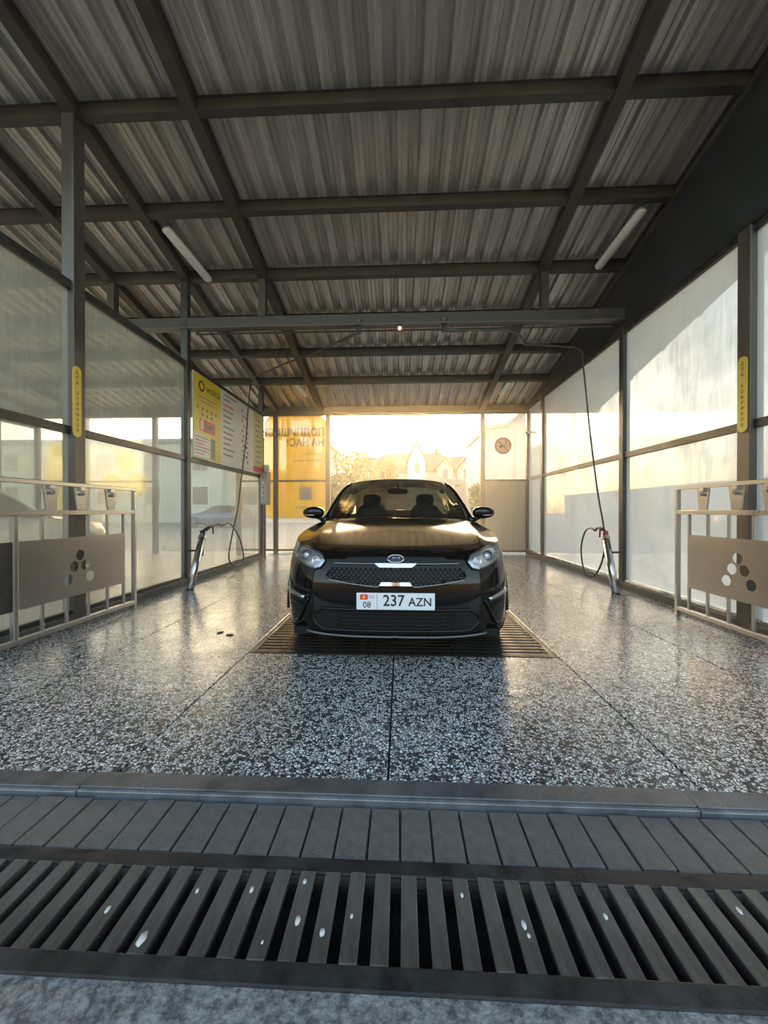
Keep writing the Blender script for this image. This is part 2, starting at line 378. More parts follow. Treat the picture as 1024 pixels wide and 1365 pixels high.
# ------------------------------------------------------------------ setting: roof
RA, RS = 5.53, .22
def zp(y): return RA-RS*y
ceil = empty('ceiling'); tag(ceil, kind='structure')
def beam_y(x, w, h, y0, y1, dz=0):
    m = MB(); m.prism([(y0, zp(y0)+dz),(y1, zp(y1)+dz),(y1, zp(y1)+dz+h),(y0, zp(y0)+dz+h)], 0, x-w/2, x+w/2); return m
PH = .135
for y in (.95, 1.70, 2.62, 3.53, 4.47, 5.41, 6.30, 7.17, 8.12, 9.40):
    m = MB(); w = .035
    m.prism([(y-w, zp(y-w)),(y+w, zp(y+w)),(y+w, zp(y+w)+.008),(y-w, zp(y-w)+.008)], 0, -15.0, 4.75)       # bottom flange
    m.prism([(y-w+.012, zp(y)+.004),(y+w-.012, zp(y)+.004),(y+w-.012, zp(y)+PH-.005),(y-w+.012, zp(y)+PH-.005)], 0, -15.0, 4.75)
    m.prism([(y-w, zp(y-w)+PH-.008),(y+w, zp(y+w)+PH-.008),(y+w, zp(y+w)+PH),(y-w, zp(y-w)+PH)], 0, -15.0, 4.75)
    m.build('purlin', 'roof_steel', ceil)
for x in (-12.0, -9.25, -8.1, -4.18, XL+.03, -1.95, 1.95):
    beam_y(x, .12, .13, .9, 9.5, -.012).build('rafter', 'roof_steel', ceil)
# trapezoid sheets, five ribs each
pit = .23; prof = []
one = [(0,0),(.035,0),(.042,.006),(.05,0),(.098,0),(.112,.055),(.150,.055),(.157,.047),(.164,.055),(.212,.055)]
nw = 17; per = 5
for s in range(nw):
    x0 = -14.75+s*per*pit; pts = []
    for k in range(per):
        pts += [(x0+k*pit+a, b) for a,b in one]
    pts.append((x0+per*pit, 0)); pts.append((x0+per*pit+.06, .0015))
    dz = .0015*(s%2)
    ys = [.9, 3.0, 5.0, 7.0, 9.58]
    v = [(x, y, zp(y)+PH+z+dz) for y in ys for x,z in pts]; n = len(pts)
    f = [(j*n+i, j*n+i+1, (j+1)*n+i+1, (j+1)*n+i) for j in range(len(ys)-1) for i in range(n-1)]
    MB().add(v, f).build('roof_sheet', 'zinc_sheet', ceil, thick=.001)
# rear eaves board and tie beam with struts
MB().box(-15.0, 4.75, 9.44, 9.50, 3.40, 3.62).build('eaves_beam', 'roof_steel', ceil)
tb = MB().box(-9.2, XR-.02, 5.385, 5.475, 3.665, 3.815); tb.build('tie_beam', 'roof_steel', ceil, bevel=.004)
MB().box(-9.2, XR-.02, 5.365, 5.495, 3.655, 3.667).build('beam_flange', 'steel_brown', ceil)
MB().tube([(-3.0,5.53,3.64),(2.95,5.53,3.64)], .014).build('conduit', 'pipe_paint', ceil)
for x in (-8.1, -4.18, -1.97, 1.98):
    MB().box(x-.05, x+.05, 5.38, 5.48, 3.81, zp(5.43)+.02).build('strut', 'roof_steel', ceil)

# ------------------------------------------------------------------ setting: side walls
def wall(name, X, sgn, ztop, gl, tops):
    w = empty(name); tag(w, kind='structure')
    ys = [1.56]+PY
    h = .06
    for i,y in enumerate(ys):
        top = tops[i]
        if i == 1:      # the front posts are stouter
            MB().box(X-h, X+h, y-.07, y+.06, 0, top).build('post', 'steel_brown', w, bevel=.006)
        else:
            MB().box(X-.05, X+.05, y-.05, y+.05, 0, top).build('post', 'steel_frame', w, bevel=.006)
    for i in range(4):
        a, b = ys[i]+.05, ys[i+1]-.05
        if i == 0: b -= .02
        if i == 1: a += .01
        if name == 'wall_left' and i == 3: continue
        MB().box(X-.03, X+.03, a, b, 1.775, 1.845).build('rail', 'steel_frame', w)
        MB().box(X-.035, X+.035, a, b, ztop-.03, ztop+.05).build('rail', 'steel_frame', w)
        MB().box(X-.03, X+.03, a, b, .09, .125).build('rail', 'bright_steel' if sgn > 0 else 'steel_frame', w)
        for z0,z1 in ((.12,1.778),(1.842,ztop-.027)):
            m = MB(); m.add([(X,a-.01,z0),(X,b+.01,z0),(X,b+.01,z1),(X,a-.01,z1)], [(0,1,2,3)])
            m.build('pane', gl, w)
        MB().box(X-.07, X+.07, a, b, -.02, .09).build('kerb', 'kerb_concrete', w, bevel=.01)
    return w
WL = wall('wall_left', XL, -1, 3.15, 'glass_left', [3.2, zp(3.53)+.01, zp(5.43)+.01, zp(8.43), zp(9.42)-.05])
WR = wall('wall_right', XR, 1, 3.50, 'glass_right', [3.5, 3.53, 3.53, 3.53, zp(9.42)])
m = MB(); m.prism([(.9,3.55),(9.46,3.55),(9.46,max(3.56,zp(9.46)+PH)),(.9,zp(.9)+PH)], 0, XR-.02, XR+.03); m.build('upper_panel', 'dark_panel', WR)
m = MB().box(XR-.045, XR-.02, 1.45, 9.40, 3.525, 3.56); m.build('panel_trim', 'steel_frame', WR)
for a,b in ((.9,9.46),):
    m = MB(); m.prism([(a,zp(a)-.02),(b,zp(b)-.02),(b,zp(b)+.03),(a,zp(a)+.03)], 0, XR-.045, XR-.02); m.build('panel_trim', 'steel_brown', WR)

# far walls of the neighbouring bays
def farwall(name, X, ztop, gl):
    w = empty(name); tag(w, kind='structure')
    for y in [1.56]+PY: MB().box(X-.05, X+.05, y-.05, y+.05, 0, zp(y)).build('post', 'steel_frame', w)
    for i in range(4):
        ys = [1.56]+PY; a, b = ys[i]+.05, ys[i+1]-.05
        MB().box(X-.03, X+.03, a, b, 1.775, 1.845).build('rail', 'steel_frame', w)
        MB().box(X-.03, X+.03, a, b, ztop-.03, ztop+.05).build('rail', 'steel_frame', w)
        for z0,z1 in ((.02,1.778),(1.842,ztop-.027)):
            MB().add([(X,a-.01,z0),(X,b+.01,z0),(X,b+.01,z1),(X,a-.01,z1)], [(0,1,2,3)]).build('pane', gl, w)
farwall('wall_far_left', -9.25, 3.15, 'glass_left')

# ------------------------------------------------------------------ setting: back wall
WB = empty('wall_back'); tag(WB, kind='structure')
ZT = 3.42
def vpost(x, w=.11): MB().box(x-w/2, x+w/2, YB, YB+.10, 0, ZT).build('post', 'steel_brown', WB, bevel=.005)
for x in (-1.80, 1.985, 3.13, -4.05, -6.2, -8.0): vpost(x)
def bpane(x0, x1, z0, z1, mat='glass_back', y=YB+.05):
    MB().box(x0, x1, y-.006, y+.006, z0, z1).build('pane', mat, WB)
def brail(x0, x1, z, h=.045): MB().box(x0, x1, YB+.02, YB+.08, z-h/2, z+h/2).build('rail', 'steel_brown', WB)
for x0,x1 in ((XL+.05,-1.855),(-4.0,XL-.05)):
    bpane(x0, x1, .10, 1.77); bpane(x0, x1, 1.81, ZT); brail(x0, x1, 1.79); brail(x0, x1, .075, .05)
bpane(2.04, 3.075, 1.81, ZT); brail(2.04, 3.075, 1.79, .04); brail(2.04, 3.075, .07, .06)
MB().box(2.04, 3.075, YB+.03, YB+.07, .10, 1.77).build('lower_panel', 'tan_panel', WB)
bpane(-9.2, -6.25, .10, 1.77); bpane(-9.2, -6.25, 1.81, ZT); brail(-9.2, -6.25, 1.79)
MB().box(-1.745, 1.93, YB+.01, YB+.09, 3.40, 3.46).build('lintel', 'steel_brown', WB)

# ------------------------------------------------------------------ the black saloon car
PER = spline([(0,0,0),(.2,.004,0),(.35,.016,0),(.5,.045,0),(.62,.10,0),(.71,.18,0),(.78,.275,0),(.83,.38,0),(.86,.50,0),(.88,.66,0),(.893,.9,0),(.9,1.3,0),(.9,2.2,0),(.9,3.0,0),(.893,3.6,0),(.875,4.0,0),(.845,4.25,0),(.79,4.42,0),(.70,4.53,0),(.55,4.60,0),(.3,4.635,0),(0,4.645,0)], 420)
SL = [0.0]
for a,b in zip(PER, PER[1:]): SL.append(SL[-1]+(b-a).length)
SMAX = SL[-1]
def per(s):
    s = min(max(s,0),SMAX); lo, hi = 0, len(SL)-1
    while hi-lo > 1:
        mid = (lo+hi)//2
        if SL[mid] <= s: lo = mid
        else: hi = mid
    t = (s-SL[lo])/max(1e-9, SL[hi]-SL[lo]); return PER[lo].lerp(PER[hi], t)
def s_of_x(x):
    for i in range(len(PER)-1):
        if PER[i+1].x >= x: return SL[i]+(SL[i+1]-SL[i])*(x-PER[i].x)/max(1e-9,PER[i+1].x-PER[i].x)
    return SL[-1]
def s_of_y(y):
    for i in range(len(PER)-1):
        if PER[i+1].y >= y: return SL[i]+(SL[i+1]-SL[i])*(y-PER[i].y)/max(1e-9,PER[i+1].y-PER[i].y)
    return SL[-1]
PF = [(.15,.12),(.19,.06),(.215,.025),(.25,.012),(.33,.008),(.42,.0),(.52,0),(.57,.010),(.63,.026),(.70,.055),(.735,.08),(.76,.11),(.80,.16),(.86,.22)]
PS = [(.15,.06),(.25,.012),(.45,0),(.62,.0),(.70,.010),(.78,.022),(.86,.045),(.95,.085),(1.02,.13)]
PR = [(.15,.1),(.25,.03),(.45,0),(.6,.01),(.8,.05),(.95,.09),(1.05,.14)]
SX = s_of_x; SY = s_of_y
ZT_TAB = [(0,.762),(SX(.35),.765),(SX(.55),.775),(SX(.7),.793),(SY(.38),.815),(SY(.66),.847),(SY(1.0),.888),(SY(1.45),.935),(SY(2.2),.955),(SY(3.2),.975),(SY(3.9),1.0),(SY(4.25),1.02),(SY(4.5),1.03),(SMAX,1.045)]
def ztop(s): return smoother(ZT_TAB, s)
def sstep(a,b,x):
    t = min(1,max(0,(x-a)/(b-a))); return t*t*(3-2*t)
def W(s, z):
    p = per(s); q = per(s+.01)-per(s-.01); n = Vector((q.y,-q.x,0)).normalized()   # outward
    wf = 1-sstep(.3,.95,p.y); wr = sstep(3.9,4.5,p.y)
    ff = .30+.70*min(1.0,abs(n.y))**1.5
    inn = smoother(PF,z)*wf*ff+smoother(PR,z)*wr+smoother(PS,z)*(1-wf-wr if wf+wr < 1 else 0)
    return Vector((p.x-n.x*inn, p.y-n.y*inn, z)), n
def Wn(s, z):
    a = W(s+.01,z)[0]-W(s-.01,z)[0]; b = W(s,z+.008)[0]-W(s,z-.008)[0]
    n = a.cross(b); n.normalize()
    if n.dot(W(s,z)[1]) < 0: n = -n
    return n
def won(s, z, off=0):
    p = W(s,z)[0]
    return p+Wn(s,z)*off if off else p
def wx(x, z, off=0):      # by front x
    sg = 1 if x >= 0 else -1
    p = won(SX(abs(x)), z, off); return Vector((sg*p.x, p.y, p.z))
def mirror(m):
    o = len(m.v); m.v += [(-x,y,z) for x,y,z in m.v]; m.f += [tuple(i+o for i in q[::-1]) for q in m.f]; return m
def weld(o, d=.0015):
    bm = bmesh.new(); bm.from_mesh(o.data); bmesh.ops.remove_doubles(bm, verts=bm.verts, dist=d); bmesh.ops.recalc_face_normals(bm, faces=bm.faces); bm.to_mesh(o.data); bm.free()
    for p in o.data.polygons: p.use_smooth = True
def fpatch(poly, off, step=.03, both=False, curved=True):   # polygon in front (x,z) laid on the body
    V,F = fill2d(poly, [], step); m = MB().add([tuple(wx(x,z,off)) for x,z in V], F)
    return mirror(m) if both else m
def fedge(m, poly, off0, off1, both=False):       # a rim wall between two offsets around a polygon
    n = len(poly); v = [tuple(wx(x,z,off0)) for x,z in poly]+[tuple(wx(x,z,off1)) for x,z in poly]
    m2 = MB().add(v, [(i,(i+1)%n,n+(i+1)%n,n+i) for i in range(n)])
    if both: mirror(m2)
    return m.add(m2.v, m2.f)
def crv(pts):
    P = [Vector(p) for p in pts]
    def f(t):
        k = spline(P, 24); i = min(int(t*24), 23); return k[i].lerp(k[i+1], t*24-i)
    return f
def coons(c0, c1, d0, d1, nu, nv, bulge=None):
    v = []; P00,P10,P01,P11 = c0(0),c0(1),c1(0),c1(1)
    C0 = [c0(i/nu) for i in range(nu+1)]; C1 = [c1(i/nu) for i in range(nu+1)]; D0 = [d0(j/nv) for j in range(nv+1)]; D1 = [d1(j/nv) for j in range(nv+1)]
    for j in range(nv+1):
        for i in range(nu+1):
            u, w = i/nu, j/nv
            p = C0[i]*(1-w)+C1[i]*w+D0[j]*(1-u)+D1[j]*u-(P00*(1-u)*(1-w)+P10*u*(1-w)+P01*(1-u)*w+P11*u*w)
            if bulge: p = p+Vector(bulge(u,w))
            v.append(tuple(p))
    f = [(j*(nu+1)+i, j*(nu+1)+i+1, (j+1)*(nu+1)+i+1, (j+1)*(nu+1)+i) for j in range(nv) for i in range(nu)]
    return MB().add(v, f)

def make_car(paint):
    root = empty('car')
    # ---- body wall with wheel arches
    bot = .195; st = .05
    outl = []
    s = 0
    A1, A2 = SY(.87), SY(3.57); ar = .365; cz = .325
    def arch(c):
        h = math.sqrt(ar*ar-(cz-bot)**2); a0 = math.atan2(bot-cz, -h); a0 = -math.pi-abs(-math.pi-a0) if a0 > 0 else a0
        a_st = math.pi+math.asin((cz-bot)/ar); a_en = -math.asin((cz-bot)/ar)
        return [(c+ar*math.cos(a_st+(a_en-a_st)*k/22), cz+ar*math.sin(a_st+(a_en-a_st)*k/22)) for k in range(23)]
    outl = [(0,bot)]+arch(A1)+arch(A2)+[(SMAX,bot)]
    ntop = 110
    outl += [(SMAX*(1-k/ntop), ztop(SMAX*(1-k/ntop))) for k in range(ntop+1)]
    V,F = fill2d(outl, [], st)
    m = mirror(MB().add([tuple(won(a,b)) for a,b in V], F))
    body = m.build('body', paint, root, smooth=True); weld(body)
    body.data.set_sharp_from_angle(angle=R(50))
    # underside, arch liners
    u = MB().box(-.72,.72,.12,4.5,.19,.24); u.build('underbody', 'trim_black', root)
    for sx in (-1,1):
        for yy in (.87,3.57):
            ln = MB()
            n = 18; v = []
            for k in range(n+1):
                a = -.15+(math.pi+.3)*k/n; cy, czz = yy+.365*math.cos(a), .325+.365*math.sin(a)
                v += [(sx*.60,cy,czz),(sx*.885,cy,czz)]
            ln.add(v, [(2*k,2*k+1,2*k+3,2*k+2) for k in range(n)]); ln.build('arch_liner', 'trim_black', root, smooth=True)
    # ---- hood
    sh = SY(.66); s2 = SY(1.45)
    c0 = lambda t: won(sh*t, ztop(sh*t))
    d1 = lambda t: won(sh+(s2-sh)*t, ztop(sh+(s2-sh)*t))
    p0 = won(0, ztop(0)); p0.x = 0
    d0 = crv([p0,(0,.19,.790),(0,.45,.839),(0,.75,.8955),(0,1.0,.942),(0,1.2,.979),(0,1.30,.988)])
    e = d1(1)
    c1 = crv([(0,1.30,.988),(.3,1.315,.985),(.55,1.35,.975),(.75,1.41,.955),tuple(e)])
    def bulge(u,w):
        b = math.sin(math.pi*min(1,u))**1.2*math.sin(math.pi*w)**1.4
        cr = math.exp(-((u-(.60+.06*w))/.05)**2)*sstep(0,.3,w)*.010
        sc = -math.exp(-((u-.80)/.10)**2)*sstep(.05,.4,w)*(1-w*.5)*.008
        return (0,0,.006*b*(1-w)+cr*.8+sc)
    hood = mirror(coons(c0,c1,d0,d1,28,24,bulge)).build('hood', paint, root, smooth=True); weld(hood)
    # ---- cowl strip
    wb = crv([(0,1.345,.975),(.3,1.36,.972),(.55,1.40,.963),(.72,1.475,.950),(.80,1.57,.940)])
    mirror(coons(lambda t: c1(t*.92)-Vector((0,0,.012)), lambda t: wb(t)-Vector((0,0,.006)), lambda t: (c1(0)-Vector((0,0,.012))).lerp(wb(0)-Vector((0,0,.006)),t), lambda t: (c1(.92)-Vector((0,0,.012))).lerp(wb(1)-Vector((0,0,.006)),t), 14, 3)).build('cowl', 'trim_black', root, smooth=True)
    # ---- greenhouse
    wt = crv([(0,2.05,1.436),(.2,2.058,1.432),(.4,2.09,1.418),(.53,2.13,1.398),(.59,2.17,1.376)])
    al = crv([tuple(wb(1)),(.74,1.79,1.11),(.665,2.00,1.275),tuple(wt(1))])
    cl = crv([tuple(wb(0)),(0,1.59,1.145),(0,1.82,1.305),tuple(wt(0))])
    ws = mirror(coons(wb,wt,cl,al,16,14,lambda u,w:(0,-.012*math.sin(math.pi*w)*math.sin(math.pi*u*.5+.0),.006*math.sin(math.pi*w)))).build('windshield', 'car_glass', root, smooth=True); weld(ws)
    # roof
    rt2 = crv([(0,3.36,1.42),(.2,3.35,1.417),(.4,3.32,1.403),(.5,3.28,1.387),(.57,3.24,1.367)])
    rl = crv([tuple(wt(1)),(.605,2.5,1.40),(.603,2.9,1.40),tuple(rt2(1))])
    rc = crv([tuple(wt(0)),(0,2.35,1.458),(0,2.7,1.465),(0,3.05,1.453),tuple(rt2(0))])
    rf = mirror(coons(wt,rt2,rc,rl,16,14)).build('roof', paint, root, smooth=True); weld(rf)
    # rear window
    rb = crv([(0,4.10,1.055),(.3,4.08,1.05),(.55,4.03,1.04),(.72,3.95,1.025),(.775,3.90,1.01)])
    cr_ = crv([tuple(rt2(0)),(0,3.65,1.31),(0,3.9,1.19),tuple(rb(0))]); cs = crv([tuple(rt2(1)),(.63,3.5,1.25),(.71,3.72,1.13),tuple(rb(1))])
    rw = mirror(coons(rt2,rb,cr_,cs,14,10)).build('rear_window', 'car_glass', root, smooth=True); weld(rw)
    # side glass and pillars
    sb0 = SY(1.60); sb1 = SY(3.92)
    belt = lambda t: won(sb0+(sb1-sb0)*t, ztop(sb0+(sb1-sb0)*t))
    def tops(t):      # up the A pillar, along the roof rail, down the C pillar
        if t < .27: return al(t/.27)
        if t < .72: return rl((t-.27)/.45)
        return cs((t-.72)/.28)
    nb = 60
    def sidept(t, h, off=0):
        a = belt(t); b = tops(t); p = a.lerp(b, h); out = .035*math.sin(math.pi*h)
        return Vector((p.x+out+off, p.y, p.z))
    def strip(ts, hs, off, sd_):
        v = [tuple(sidept(t,h,off)) for h in hs for t in ts]; n = len(ts)
        return MB().add([(sd_*x,y,z) for x,y,z in v], [(j*n+i,j*n+i+1,(j+1)*n+i+1,(j+1)*n+i) for j in range(len(hs)-1) for i in range(n-1)])
    T = [k/nb for k in range(nb+1)]; Hh = [k/8 for k in range(9)]
    for sd_ in (-1,1):
        strip(T, Hh, 0, sd_).build('side_window', 'tint_glass', root, smooth=True)
        strip(T, [.90,.95,1.0], .006, sd_).build('roof_rail', paint, root, smooth=True)
        strip(T, [0,.03,.07], .006, sd_).build('belt_trim', 'trim_black', root, smooth=True)
        strip([.49+.004*k for k in range(9)], Hh, .005, sd_).build('b_pillar', 'trim_black', root, smooth=True)
        strip([.80+.02*k for k in range(11)], Hh, .007, sd_).build('c_pillar', paint, root, smooth=True)
    # A pillar rod along the windscreen edge
    for sx in (-1,1):
        pts = [Vector((sx*(al(k/12).x-.008), al(k/12).y, al(k/12).z+.004)) for k in range(13)]
        MB().tube(pts, .026, 8).build('a_pillar', paint, root, smooth=True)
    # trunk lid
    d0t = crv([tuple(Vector((0,4.06,1.052))),(0,4.3,1.075),(0,4.48,1.078),tuple(won(SMAX, ztop(SMAX)))])
    s3, s4 = SY(3.88), SY(4.40)
    c0t = crv([(0,4.06,1.052),(.3,4.04,1.047),(.55,3.99,1.037),(.72,3.92,1.020),tuple(won(s3,ztop(s3)))])
    d1t = lambda t: won(s3+(s4-s3)*t, ztop(s3+(s4-s3)*t)); c1t = lambda t: won(SMAX-(SMAX-s4)*t, ztop(SMAX-(SMAX-s4)*t))
    tk = mirror(coons(c0t,c1t,d0t,d1t,14,8)).build('trunk_lid', paint, root, smooth=True); weld(tk)
    V,F = fill2d([(SY(4.36),.80),(SMAX-.25,.82),(SMAX-.25,.90),(SY(4.30),.93)], [], .05)
    for sx in (-1,1):
        MB().add([(sx*p.x,p.y,p.z) for p in [won(a,b,.004) for a,b in V]], F).build('tail_lamp', 'tail_red', root, smooth=True)
    # ---- front: upper grille
    gp = [(-.435,.690),(-.13,.684),(-.10,.672),(.10,.672),(.13,.684),(.435,.690),(.475,.655),(.485,.605),(.46,.583),(.3,.562),(.125,.547),(.09,.568),(-.09,.568),(-.125,.547),(-.3,.562),(-.46,.583),(-.485,.605),(-.475,.655)]
    gr = fpatch(gp, .003).build('grille', 'grille_black', root, smooth=True)
    ribs = MB()
    for dx in (-1,1):
        for k in range(-16,17):
            pts = []
            for q in range(6):
                z = .560+.026*q; x = k*.034+dx*(z-.62)*.9
                if inpoly((x,z), gp): pts.append(wx(x,z,.007))
            if len(pts) >= 2: ribs.tube(pts, .0035, 5)
    ribs.build('grille_mesh', 'trim_black', gr, smooth=True)
    # chrome trims
    def trim(pts, r, name, mat, off=.008, ex=.6, both=False):
        P = []
        for (x0,z0),(x1,z1) in zip(pts, pts[1:]):
            n = max(2, int(math.hypot(x1-x0,z1-z0)/.02))
            P += [wx(x0+(x1-x0)*k/n, z0+(z1-z0)*k/n, off) for k in range(n)]
        P.append(wx(pts[-1][0], pts[-1][1], off))
        m = MB().tube(P, r, 8, True, ex)
        if both: mirror(m)
        return m.build(name, mat, gr, smooth=True)
    trim([(-.445,.693),(-.14,.692)], .0055, 'chrome_trim', 'satin_chrome'); trim([(.14,.692),(.445,.693)], .0055, 'chrome_trim', 'satin_chrome')
    fpatch([(-.15,.695),(.15,.695),(.11,.669),(-.11,.669)], .010).build('chrome_trim', 'chrome', gr, smooth=True)
    trim([(-.475,.590),(-.30,.563),(-.135,.545),(-.118,.548),(-.095,.572)], .0055, 'chrome_trim', 'satin_chrome')
    trim([(.475,.590),(.30,.563),(.135,.545),(.118,.548),(.095,.572)], .0055, 'chrome_trim', 'satin_chrome')
    fpatch([(-.098,.574),(.098,.574),(.115,.553),(-.115,.553)], .010).build('chrome_trim', 'chrome', gr, smooth=True)
    # emblem
    em = MB(); ring = []
    for k in range(33):
        a = 2*math.pi*k/32; ring.append(wx(.056*math.cos(a), .724+.0235*math.sin(a), .006))
    emb = MB().tube(ring, .0045, 6, False).build('emblem', 'chrome', root, smooth=True)
    el = [(.056*math.cos(2*math.pi*k/32), .724+.0235*math.sin(2*math.pi*k/32)) for k in range(32)]
    fpatch(el, .004, .02).build('emblem_field', 'lamp_dark', emb, smooth=True)
    c = wx(0,.724,.008); nn = Vector((0,-1,.55)).normalized()
    text('emblem_letters', 'KIA', .033, 'chrome', frame(c, (1,0,0), Vector((0,.55,1))), emb, .001, sx=1.15)
    # lower grille and bumper insert
    lp = [(-.50,.392),(.50,.392),(.575,.335),(.56,.285),(.50,.248),(-.50,.248),(-.56,.285),(-.575,.335)]
    lg = fpatch(lp, .003).build('lower_grille', 'grille_black', root, smooth=True)
    for k in range(5):
        z = .268+k*.026; xx = .40
        P = [wx(-xx+2*xx*q/24, z, .008) for q in range(25)]
        MB().tube(P, .0045, 6).build('grille_slat', 'trim_black', lg, smooth=True)
    for k in range(-6,7):
        MB().tube([wx(k*.062,.258,.006), wx(k*.062,.385,.006)], .0035, 5).build('grille_bar', 'trim_black', lg)
    loop = lp+[lp[0]]
    P = []
    for (x0,z0),(x1,z1) in zip(loop, loop[1:]):
        n = max(2,int(math.hypot(x1-x0,z1-z0)/.03)); P += [wx(x0+(x1-x0)*q/n, z0+(z1-z0)*q/n, .004) for q in range(n)]
    P.append(P[0]); MB().tube(P, .009, 6, False).build('grille_frame', paint, lg, smooth=True)
    # front lip
    P = [wx(-.66+1.32*q/40, .205+.012*abs(-1+q/20)**3, .006) for q in range(41)]
    MB().tube(P, .013, 8, True, .7).build('front_lip', 'lip_sheen', root, smooth=True)
    # side air curtains with chrome bars
    for sx in (-1,1):
        vp = [(sx*.615,.455),(sx*.775,.492),(sx*.80,.47),(sx*.80,.36),(sx*.755,.262),(sx*.70,.29),(sx*.63,.415)]
        ve = fpatch(vp, .003).build('air_vent', 'grille_black', root, smooth=True)
        P = [wx(sx*(.632+.15*q/10), .452+.032*q/10, .014) for q in range(11)]
        MB().tube(P, .018, 8, True, .9).build('vent_bar', 'satin_chrome', ve, smooth=True)
        P = [wx(sx*(.645+.14*q/10), .395+.018*q/10, .010) for q in range(11)]
        MB().tube(P, .005, 6).build('vent_bar', 'trim_black', ve, smooth=True)
        P = [wx(sx*x,z,.006) for x,z in ((.605,.45),(.625,.41),(.66,.35),(.695,.285),(.72,.262))]
        MB().tube(spline(P,12), .011, 6).build('vent_fin', paint, ve, smooth=True)
    # headlights
    for sx in (-1,1):
        hp = [(sx*a,b) for a,b in ((.505,.703),(.545,.742),(.60,.759),(.69,.778),(.755,.792),(.79,.785),(.79,.745),(.745,.703),(.665,.668),(.58,.646),(.535,.658))]
        hl = fpatch(hp, .003, .02).build('headlight', 'lamp_housing', root, smooth=True)
        mm = MB(); lp2 = hp+[hp[0]]; P = []
        for (x0,z0),(x1,z1) in zip(lp2, lp2[1:]): P += [wx(x0+(x1-x0)*q/3, z0+(z1-z0)*q/3, .005) for q in range(3)]
        P.append(P[0]); mm.tube(P, .006, 6, False).build('lamp_seal', 'trim_black', hl, smooth=True)
        for x,z,r,mt in ((.69,.735,.038,'lamp_dark'),(.583,.705,.030,'lamp_housing')):
            q = SX(x); p = won(q,z,.002); n = Wn(q,z); n = (n+Vector((0,-1.2,0))).normalized()
            M = n.to_track_quat('Z','Y').to_matrix().to_4x4(); M.translation = p
            MM = Matrix.Diagonal((sx,1,1,1)) @ M
            MB().lathe([(r*.55,.006),(r*.8,.016),(r,.018),(r*1.05,.010),(r*1.1,.0)], 24, MM).build('projector_ring', mt if mt == 'lamp_dark' else 'satin_chrome', hl, smooth=True)
            MB().lathe([(0.0005,.018),(r*.3,.016),(r*.55,.007)], 20, MM).build('projector_lens', 'lamp_lens', hl, smooth=True)
        P = [wx(sx*x,z,.008) for x,z in ((.775,.755),(.735,.708),(.66,.680),(.585,.660),(.545,.668))]
        MB().tube(spline(P,14), .006, 6).build('running_lamp', 'chrome', hl, smooth=True)
        fpatch(hp, .020, .03).build('lamp_cover', 'lens_glass', hl, smooth=True)
    # door handles, wipers, mirrors
    for sx in (-1,1):
        for y in (2.45,3.35):
            p = won(SY(y),.80); MB().tube([(sx*(p.x+.012),y-.09,.80),(sx*(p.x+.026),y-.04,.803),(sx*(p.x+.026),y+.04,.803),(sx*(p.x+.012),y+.09,.80)], .012, 8).build('door_handle', paint, root, smooth=True)
        for y in (1.52,2.58,3.50):
            P = [Vector((sx*(won(SY(y+.0*z),z).x+.0005),y,z)) for z in (.26,.4,.55,.7,.82,.90)]
            if y < 3.4: MB().tube(P, .003, 4).build('door_seam', 'trim_black', root)
        c = Vector((sx*.935,1.66,1.035))
        M = Matrix.Rotation(R(8*sx),4,'Z') @ Matrix.Rotation(R(-6*sx),4,'Y')
        mir = MB().blob((0,0,0), (.118,.055,.067), 3, None, .8)
        mir.v = [(x*1.0, y+abs(x)*.10, z*(1-.22*(x*sx/.118 if x*sx > 0 else 0))) for x,y,z in mir.v]
        mir.xf(M).v = [(x+c.x,y+c.y,z+c.z) for x,y,z in mir.v]
        mo = mir.build('side_mirror', paint, root, smooth=True)
        MB().tube([(sx*.83,1.68,.955),(sx*.86,1.675,.975),(sx*.90,1.665,.99)], [.028,.024,.026], 8).build('mirror_arm', 'trim_black', mo, smooth=True)
        g_ = MB().blob((c.x,c.y+.045,c.z), (.095,.012,.052), 2, None, .8); g_.build('mirror_glass', 'chrome', mo, smooth=True)
        MB().tube([(c.x-sx*.02,c.y-.055,c.z-.028),(c.x+sx*.06,c.y-.046,c.z-.026),(c.x+sx*.108,c.y-.008,c.z-.016)], .006, 6).build('mirror_lamp', 'lamp_housing', mo, smooth=True)
    for x0,x1 in ((-.62,-.05),(-.02,.52)):
        P = []
        for q in range(9):
            t = q/8; u = (x0+(x1-x0)*t); p = wb(min(1,abs(u)/.80)); P.append(Vector((u, p.y+.012+.03*math.sin(t*2.2), p.z+.018+.018*math.sin(t*2.2))))
        MB().tube(P, .006, 5).build('wiper', 'trim_black', root)
